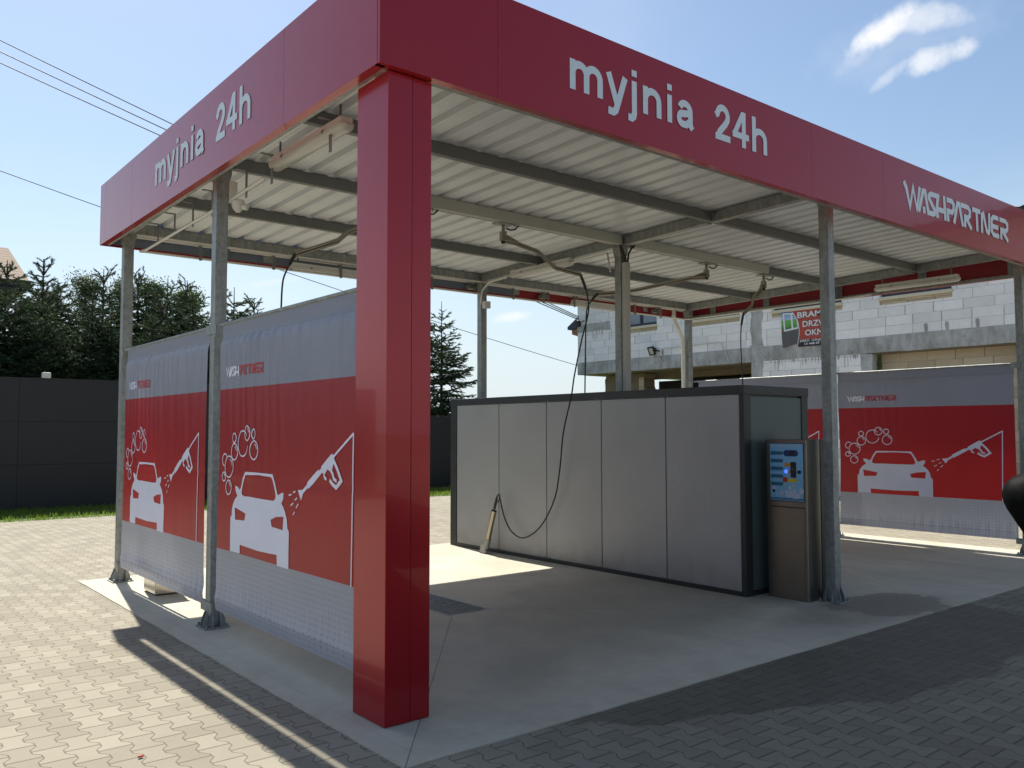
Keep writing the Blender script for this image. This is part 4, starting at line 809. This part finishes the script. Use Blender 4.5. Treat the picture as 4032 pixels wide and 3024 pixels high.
# low side roof with dark gutter seen at the left corner
b=MB(); L=[(16.63,5.30),(17.02,5.07),(17.10,5.03),(17.10,4.93),(16.93,4.90),(16.63,4.95)]; b.poly([L],lambda a,c,d:(17+d,a,c),0,6); part('side_roof',b,NAVY,bd)
WOOD=mk_mottle('brown_soffit_board',(.28,.13,.05),.6,0,.15,4)
b=MB(); b.poly([[(16.63,4.94),(16.92,4.89),(16.90,4.76),(16.63,4.68)]],lambda a,c,d:(17.02+d,a,c),0,5.9); part('soffit',b,WOOD,bd)
b=MB(); b.box(16.9,16.99,16.45,16.6,4.98,5.16); b.tube([(16.95,16.6,5.2),(16.93,16.4,5.12),(16.9,16.2,5.14)],.02,6); part('cable_anchor',b,BLK,bd)
b=MB(); b.tube(smooth_path([Vector(p) for p in [(16.97,12.9,3.98),(16.97,12.0,3.99),(16.97,10.98,4.02),(16.96,10.85,3.9),(16.955,10.7,3.65),(16.93,10.62,3.47)]],4),.012,6); b.tube(smooth_path([Vector(p) for p in [(16.9,13.1,3.78),(16.92,13.0,3.62),(16.93,13.15,3.50),(16.93,13.3,3.55),(16.93,13.33,3.66)]],4),.011,6); part('white_cable',b,PVC,bd)
t=thing('floodlight','small black floodlight on the block wall beside the centre post','floodlight',(16.9,13.25,3.9))
b=MB(); fz=Vector((16.83,13.28,3.94)); dn=Vector((-.9,.25,-.35)).normalized(); sd2=dn.cross(Vector((0,0,1))).normalized(); upv=sd2.cross(dn)
for a_,s_ in ((-1,0),(1,0)): b.obox(fz+sd2*a_*.125,sd2,.018,dn,.03,upv,.13)
for a_ in (-1,1): b.obox(fz+upv*a_*.112,sd2,.107,dn,.03,upv,.018)
b.obox(fz-dn*.035,sd2,.12,dn,.012,upv,.12); part('lamp_frame',b,BLK,t)
b=MB(); b.obox(fz+dn*.012,sd2,.107,dn,.004,upv,.094); part('lamp_glass',b,flatm('floodlight_reflector',(.5,.5,.42),.2),t)
b=MB(); b.obox(fz-dn*.09,sd2,.05,dn,.05,upv,.06); b.tube([fz-dn*.1,(16.99,13.1,3.93)],.02,6); part('lamp_bracket',b,BLK,t)
# sign on the building
SR=flatm('sign_red',(.42,.06,.035),.5); SW=flatm('sign_white',(.75,.75,.75),.5); SBk=flatm('sign_black',(.015,.017,.022),.5); SGy=M('sign_grey_photo',(.1,.1,.095),.5); n=SGy.noise(3,4); SGy.col(SGy.mix(n,(.05,.05,.05),(.16,.15,.14)))
SSky=M('sign_sky_photo',(.1,.3,.7),.5); z_=SSky.xyz()[2]; n=SSky.noise(7,4); SSky.col(SSky.mix(sstep(z_+(n-.5)*.35,4.62,4.40),(.03,.12,.45),(.45,.6,.75)))
SGr=M('sign_meadow_photo',(.08,.25,.05),.5); n=SGr.noise(6,4); z_=SGr.xyz()[2]; SGr.col(SGr.mix(sstep(n*.3+(z_-4.15)*2.4,.1,.65),(.02,.09,.02),(.14,.42,.08)))
t=thing('company_sign','red vinyl sign reading BRAMY DRZWI OKNA hung on the block wall','sign',(16.96,8.2,4.2))
sx=lambda e:(lambda a,c,d:(16.97-e-d,a,c))
div=[(8.73,4.655),(8.642,4.577),(8.558,4.447),(8.503,4.321),(8.478,4.19),(8.475,4.087),(8.492,3.96),(8.536,3.707)]
b=MB(); b.poly([[(9.0,4.635),(7.56,4.64),(7.56,3.70),(8.536,3.700),(8.573,3.787),(8.963,3.700),(8.985,3.95)]],sx(0),-.006,0); base=part('sign_sheet',b,SR,t)
b=MB(); b.poly([[(9.0,4.655),(8.993,4.414)]+[(8.535,4.414)]+div[:3][::-1]],sx(.002),0,0); part('picture_sky',b,SSky,base)
b=MB(); b.poly([[(8.993,4.414),(8.988,4.16),(8.478,4.16),(8.50,4.321),(8.54,4.414)]],sx(.002),0,0); part('picture_meadow',b,SGr,base)
b=MB(); b.poly([[(8.990,4.12),(8.963,3.702),(8.573,3.787),(8.51,3.86),(8.475,4.087),(8.478,4.19)]],sx(.003),0,0); part('picture_wall',b,SGy,base)
b=MB()
for i,(p,w_) in enumerate([([(8.925,4.60),(8.895,4.13)],.045),([(8.925,4.585),(8.63,4.56)],.04),([(8.70,4.575),(8.665,4.15)],.05),([(8.90,4.145),(8.50,4.19)],.045),([(8.53,4.40),(8.515,4.19)],.03)]): add_ribbon(b,p,w_,sx(.0045+.0004*i),0,0)
part('picture_window',b,SW,base)
b=MB(); add_ribbon(b,div,.016,sx(.007),0,0); part('divider',b,SW,base)
b=MB(); b.poly([[(8.505,3.880),(7.562,3.870),(7.562,3.702),(8.53,3.702)]],sx(.004),0,0); part('black_strip',b,SBk,base)
for s,y,z,h,w_ in (('BRAMY',8.522,4.436,.150,.86),('DRZWI',8.378,4.197,.150,.72),('OKNA',8.315,3.972,.148,.66)):
    for e,bo,m_ in ((.006,.012,SBk),(.0075,.005,SW)):
        part('lettering',text_on(s,h/.729,(lambda e_,y_,z_:lambda a,c:(16.97-e_,y_-a,z_+c))(e,y,z),w_,bo),m_,base)
part('lettering',text_on('JASŁO  ul.Rejta',.062/.729,lambda a,c:(16.962,8.473-a,3.822+c*.9),.64,.002),SW,base)
part('lettering',text_on('13 448 07 2',.06/.729,lambda a,c:(16.962,8.335-a,3.740+c*.9),.50,.002),SW,base)

# ================================================================ TREES
def spruce(seed,H,rad,label,loc,fat=.62,gap=1.0):
    r_=random.Random(seed); t=thing('spruce_tree',label,'spruce',loc,'spruces behind the fence')
    b=MB(); zz=[0,.25,.5,.75,1]; b.tube([(r_.uniform(-.02,.02)*k,r_.uniform(-.02,.02)*k,H*k) for k in zz],[.10,.075,.05,.028,.008],7); 
    c=MB(); 
    def brush(p0,p1,wd,n):
        # needled shoot: a fan of thin blades round the axis
        ax=p1-p0; L=ax.length
        if L<1e-4: return
        ax.normalize(); a=Vector((0,0,1)).cross(ax); a=a.normalized() if a.length>.01 else Vector((1,0,0)); bb=ax.cross(a)
        V=[];F=[]
        for i in range(n):
            u=(i+r_.random())/n; th=r_.uniform(0,6.28); o=math.cos(th)*a+math.sin(th)*bb*.7
            q=p0+ax*L*u; e=q+(o*wd+ax*wd*r_.uniform(.5,1.2)); s=ax.cross(o).normalized()*wd*.2; k=len(V); V+= [q-s,q+s,e]; F.append((k,k+1,k+2))
        c.add(V,F)
    z=.35; 
    brush(Vector((0,0,H*.86)),Vector((0,0,H)),.022,60)
    while z<H*(.93):
        u=z/H; Rm=rad*((1-u)**fat)*(1 if u>.12 else .9)+.05; nb=6 if u<.85 else 4
        a0=r_.uniform(0,6.28)
        for k in range(nb):
            a=a0+6.283*k/nb+r_.uniform(-.3,.3); L=Rm*r_.uniform(.65,1.22); el=R(62) if u>.9 else R(-16+50*u**1.5+r_.uniform(-16,16)); L*=r_.choice((1,1,.8,1.25))
            d=Vector((math.cos(a)*math.cos(el),math.sin(a)*math.cos(el),math.sin(el))); p=Vector((0,0,z+r_.uniform(-.06,.06)))
            npt=max(2,int(L/.16)); pts=[p]
            for i in range(npt): pts.append(pts[-1]+(d+Vector((0,0,.55*(i/npt)**2))).normalized()*L/npt)
            c_=b if False else None
            b.tube(pts,[.013*(1-i/len(pts))+.003 for i in range(len(pts))],4,caps=False)
            for i in range(1,len(pts)):
                v=i/len(pts); seg=pts[i]-pts[i-1]; brush(pts[i-1],pts[i],.055,24)
                if i<len(pts)-0:
                    for s in (-1,1):
                        if r_.random()<.12: continue
                        sl=(1-v)*L*.55+.10; sl*=r_.uniform(.6,1.1); sd_=(d.cross(Vector((0,0,1))).normalized()*s*.9+seg.normalized()*.75+Vector((0,0,r_.uniform(-.25,.12)))).normalized()
                        e=pts[i]+sd_*sl; brush(pts[i],e,.06,int(sl/.0095))
                        if sl>.22:
                            for q in (.45,.72):
                                e2=pts[i]+sd_*sl*q; brush(e2,e2+(sd_+Vector((r_.uniform(-.7,.7),r_.uniform(-.7,.7),r_.uniform(-.4,.1)))).normalized()*sl*.5,.055,int(sl*.5/.0105)+3)
        z+=(.15 if u<.75 else .24)*gap*r_.uniform(.75,1.25)*(1 if u<.9 else 1.1)*max(1,H/5.5)
    part('trunk',b,BARK,t); part('crown',c,NEEDLE,t); return t
# meshes are local: build prototypes at the origin, then move
protos=[]
def spruce_at(i,x,y,h,label,rz):
    global protos
    if i>=len(protos):
        t=spruce(50+i,5.5,[1.35,1.5,1.25,1.4][i],label,(0,0,0)); protos.append(t); 
    else: t=copy_tree(protos[i]); 
    if t is protos[i] and t.get('used'): t=copy_tree(protos[i])
    protos[i]['used']=1; t['used']=1; t['label']=label; s=h/5.5
    t.location=(x,y,-.03); t.scale=(s*1.0,s*1.0,s); t.rotation_euler.z=rz; return t
SP=[(1.216,20,5.76,'spruce in front of the pale tiled house roof'),(1.25,18.9,4.9,'low dark spruce over the fence below the pale house roof'),(2.11,20.5,5.98,'spruce with a long bare forked tip just right of the pale house roof'),
(2.63,21.5,5.65,'spruce between the forked tip and the first leafy crown'),(1.85,18.5,4.0,'short spruce just above the tall fence near the white box'),(3.52,20.5,5.9,'spruce whose straight bare leader rises left of the back left post'),
(2.72,18.4,4.0,'short pale green spruce above the tall fence left of the back left post'),(3.28,18.8,4.7,'mid height spruce directly left of the back left post'),(4.37,20.5,5.9,'spruce immediately right of the back left post'),(4.2,18.6,4.6,'low spruce right of the back left post, above the far banner'),
(5.14,20.5,5.84,'tall spruce midway between the two left posts'),(5.82,21,5.92,'spruce just left of the middle left post'),(5.3,18.9,5.0,'lower spruce between the two left posts, close to the banner edge'),(7.03,20.5,5.78,'spruce right of the middle left post with an upswept tip'),
(8.02,21.5,5.69,'small spruce top rising above the banner right of the middle left post'),(8.98,22,5.48,'last spruce tip visible above the banner beside the thin hose'),(.2,19,5.1,'spruce at the left picture edge behind the fence'),(-.9,20,5.4,'spruce beyond the left edge of the row'),(1.9,19.0,4.7,'spruce in the second row below the forked bare tip'),(3.0,19.4,5.0,'spruce in the second row left of the back left post'),(4.6,19.2,5.0,'second row spruce hidden low between the two left posts'),(6.3,19.5,5.1,'spruce behind the middle left post'),(3.8,18.4,3.9,'lowest spruce branch mass over the fence behind the back left post')]
for k,(x,y,h,l) in enumerate(SP): spruce_at(k%3,x,y,h,l,k*1.7)
t=spruce(77,6.0,1.9,'lone open grown spruce with sparse upturned branches between the red pillar and the cabinet',(0,0,0),.72,1.35); t.location=(13.6,19.5,-.03); t['group']='spruces behind the fence'; t.scale=(.92,.92,.98)
def leafy(seed,H,label,loc):
    r_=random.Random(seed); t=thing('leafy_tree',label,'tree',(0,0,0),'leafy trees behind the spruces'); b=MB(); b.tube([(0,0,0),(.05,0,H*.4),(0,.05,H*.95)],[.12,.08,.02],7)
    tips=[]
    for i in range(46):
        z=H*r_.uniform(.35,.93); a=r_.uniform(0,6.28); L=r_.uniform(.4,1.0)*(1.15-z/H)*1.5; e=Vector((math.cos(a)*L,math.sin(a)*L,z+L*.9)); e.z=min(e.z,H+.1*r_.random()); b.tube([(0,0,z),e],[.02,.005],4); tips.append((Vector((0,0,z)),e))
    part('trunk',b,BARK,t); c=MB(); V=[];F=[]
    for p,e in tips:
        for j in range(230):
            q=p.lerp(e,r_.uniform(.25,1.05))+Vector((r_.gauss(0,.13),r_.gauss(0,.13),r_.gauss(0,.13))); u=Vector((r_.gauss(0,1),r_.gauss(0,1),r_.gauss(0,1))).normalized(); v=u.orthogonal().normalized(); s=r_.uniform(.025,.045); k=len(V)
            V+=[q-u*s,q+v*s*.6,q+u*s,q-v*s*.6]; F.append((k,k+1,k+2,k+3))
    c.add(V,F); part('crown',c,LEAF,t); t.location=loc; return t
LT=[(3.86,24,6.5,'leafy crown standing highest left of the back left post'),(4.85,24,6.5,'leafy crown right behind the back left post'),(5.79,24,6.55,'leafy crown between the two left posts'),(7.0,24.5,6.45,'leafy crown beside the middle left post'),(3.0,25,6.1,'leafy crown behind the forked spruce tip')]
t0=leafy(4,6.5,LT[0][3],(LT[0][0],LT[0][1],-.03))
for k,(x,y,h,l) in enumerate(LT[1:]): t=copy_tree(t0); t['label']=l; t.location=(x,y,-.03); t.scale=(1,1,h/6.5); t.rotation_euler.z=k*2.1+1
# far wood line on the horizon
b=MB(); r_=random.Random(8); V=[];F=[]
for i in range(9000):
    x=r_.uniform(30,75); y=62+r_.gauss(0,1.5); zt=1.6+.9*math.sin(x*.35)+.6*math.sin(x*1.1)+(.6 if 50<x<53 or 57<x<59 else 0); q=Vector((x,y,r_.uniform(0,max(.3,zt)))); u=Vector((r_.gauss(0,1),r_.gauss(0,1),r_.gauss(0,1))).normalized(); v=u.orthogonal().normalized(); s=r_.uniform(.08,.18); k=len(V); V+=[q-u*s,q+v*s,q+u*s,q-v*s]; F.append((k,k+1,k+2,k+3))
b.add(V,F); tag(b.build('far_wood',LEAF,org=(50,62,0),fix=False),'distant line of woodland on the horizon','woodland',kind='stuff')

# ================================================================ HOUSE, WIRES
t=thing('tiled_house','house with a pale tiled gable roof behind the spruces at the far left','house',(-2,35,0))
b=MB(); b.box(-7,2.6,31,39,0,6.5); part('wall',b,mk_mottle('house_render',(.4,.38,.34),.8,0,.1,2),t)
HT=M('pale_roof_tiles',(.6,.5,.42),1.0,0,.0); x,y,z=HT.xyz(); st=(z/.17); fr_=st-st.f('FLOOR'); sx_=(x/.3); fx_=sx_-sx_.f('FLOOR'); HT.col(HT.mix(sstep(fr_,.86,.97),(.42,.34,.27),(.17,.13,.10))); HT.bump(fr_,.03,.6)
b=MB(); e=[(-8,30,6.85),(3.37,30,6.85),(3.37,40,6.85),(-8,40,6.85)]; rd=[(-8,34.4,8.74),(3.34,34.4,8.74)]
b.add(e+rd,[(0,1,5,4),(1,2,5),(2,3,4,5),(3,0,4)]); b.add([(p[0],p[1],6.78) for p in e],[(0,1,2,3)]); rf=part('roof',b,HT,t)
b=MB(); b.box(-8.05,3.42,29.95,30.05,6.62,6.84); b.box(3.32,3.42,30.05,40,6.62,6.84); part('gutter',b,DARKTRIM,rf)
b=MB(); b.box(-7.9,3.3,30.06,39.9,6.45,6.6); part('soffit',b,DARKTRIM,rf)
WIRE=flatm('wire_grey',(.09,.1,.11),.6)
def wire(label,A,Bp,sag,r,n=24,grp='overhead wires'):
    A=Vector(A);Bp=Vector(Bp); pts=[A.lerp(Bp,i/n)-Vector((0,0,sag*4*(i/n)*(1-i/n))) for i in range(n+1)]
    b=MB(); b.tube(pts,r,5); o=b.build('overhead_wire',WIRE,org=tuple(A)); tag(o,label,'wire',grp)
for k,(z,l) in enumerate([(12.91,'highest of the three overhead wires at the upper left'),(12.58,'middle of the three overhead wires at the upper left'),(12.26,'lowest of the three overhead wires at the upper left')]):
    A=Vector((1.455,24,z)); E=Vector((16.95,16.5,5.30-.05*k)); S_=A-(E-A)*.8; wire(l,S_,E,.2,.017)
wire('single thin wire running below the others from the left edge past the canopy corner',Vector((-1,25,9.85)),Vector((27,25.6,4.42)),.25,.014)

# ================================================================ PARKED CAR (only its wing mirror reaches into the frame)
h=Vector((math.sin(R(70)),math.cos(R(70)),0)); nl=Vector((-h.y,h.x,0)); Tm=Vector((.75,-2.385,0)); Cc=Tm-nl*(.30+.90)-h*.5
car=thing('parked_car','black car at the right edge, only its dark wing mirror in view','car',tuple(Cc))
lw=lambda l,s,z:tuple(Cc+h*l+nl*s+Vector((0,0,z)))
prof_=[(-2.2,.35),(-2.25,.7),(-2.2,1.02),(-1.5,1.08),(.9,1.06),(1.6,.98),(2.15,.82),(2.25,.55),(2.2,.32)]
arch=lambda c:[(c-.36*math.cos(R(a_)),.32+.36*math.sin(R(a_))) for a_ in range(0,181,20)][::-1]
low=prof_+arch(1.35)+arch(-1.35)
b=MB(); b.poly([low],lambda a,c,d:lw(a,d,c),-.9,.9); part('body',b,BLACKCAR,car,.03)
b=MB(); cab=[(-2.05,1.0),(-1.75,1.52),(-1.3,1.62),(.1,1.62),(.95,1.05)]; vs=[lw(a,s*(.86 if c<1.2 else .68),c) for s in (-1,1) for a,c in cab]; b.add(vs,[(0,1,2,3,4),(9,8,7,6,5)]+[(i,(i+1)%5,5+(i+1)%5,5+i) for i in range(5)]); part('cabin',b,BLACKCAR,car,.03)
b=MB(); g_=[(-1.7,1.10),(-1.5,1.48),(-.05,1.54),(.6,1.10)]
for s in (-1,1): b.add([lw(a,s*(.84 if c<1.2 else .72)+s*.012,c) for a,c in g_],[(0,1,2,3)])
part('side_glass',b,GLASS,car)
for l in (1.35,-1.35):
    for s in (-.82,.82):
        b=MB(); b.tube([lw(l,s-.1,.32),lw(l,s+.1,.32)],.32,24); wh=part('wheel',b,BLACKR,car); b=MB(); q=.101 if s>0 else -.101; b.tube([lw(l,s+q,.32),lw(l,s+q*1.05,.32)],.2,20); part('rim',b,GALV,wh)
b=MB(); rings=[]; n=18; ts=[(0,.006,1.392,.01),(.004,.024,1.391,.03),(.012,.042,1.389,.05),(.03,.066,1.382,.07),(.071,.112,1.357,.085),(.13,.145,1.34,.095),(.22,.155,1.335,.095),(.245,.13,1.333,.08)]
for tt,hz,zc_,th in ts:
    for i in range(n): a_=2*math.pi*i/n; rings.append(tuple(Tm-nl*tt+h*(th*math.cos(a_))+Vector((0,0,zc_+hz*math.sin(a_)))))
b.add(rings,[(k*n+i,k*n+(i+1)%n,(k+1)*n+(i+1)%n,(k+1)*n+i) for k in range(len(ts)-1) for i in range(n)],True); b.add(rings[:n],[tuple(range(n))]); b.add(rings[-n:],[tuple(range(n))])
mr=part('wing_mirror',b,BLACKCAR,car)
b=MB(); b.tube([Tm-nl*.22+Vector((0,0,1.27)),Tm-nl*.34+Vector((0,0,1.12))],.035,8); part('mirror_stalk',b,BLK,mr)
for o in bpy.data.objects:
    for k in ('org','used'):
        if k in o: del o[k]
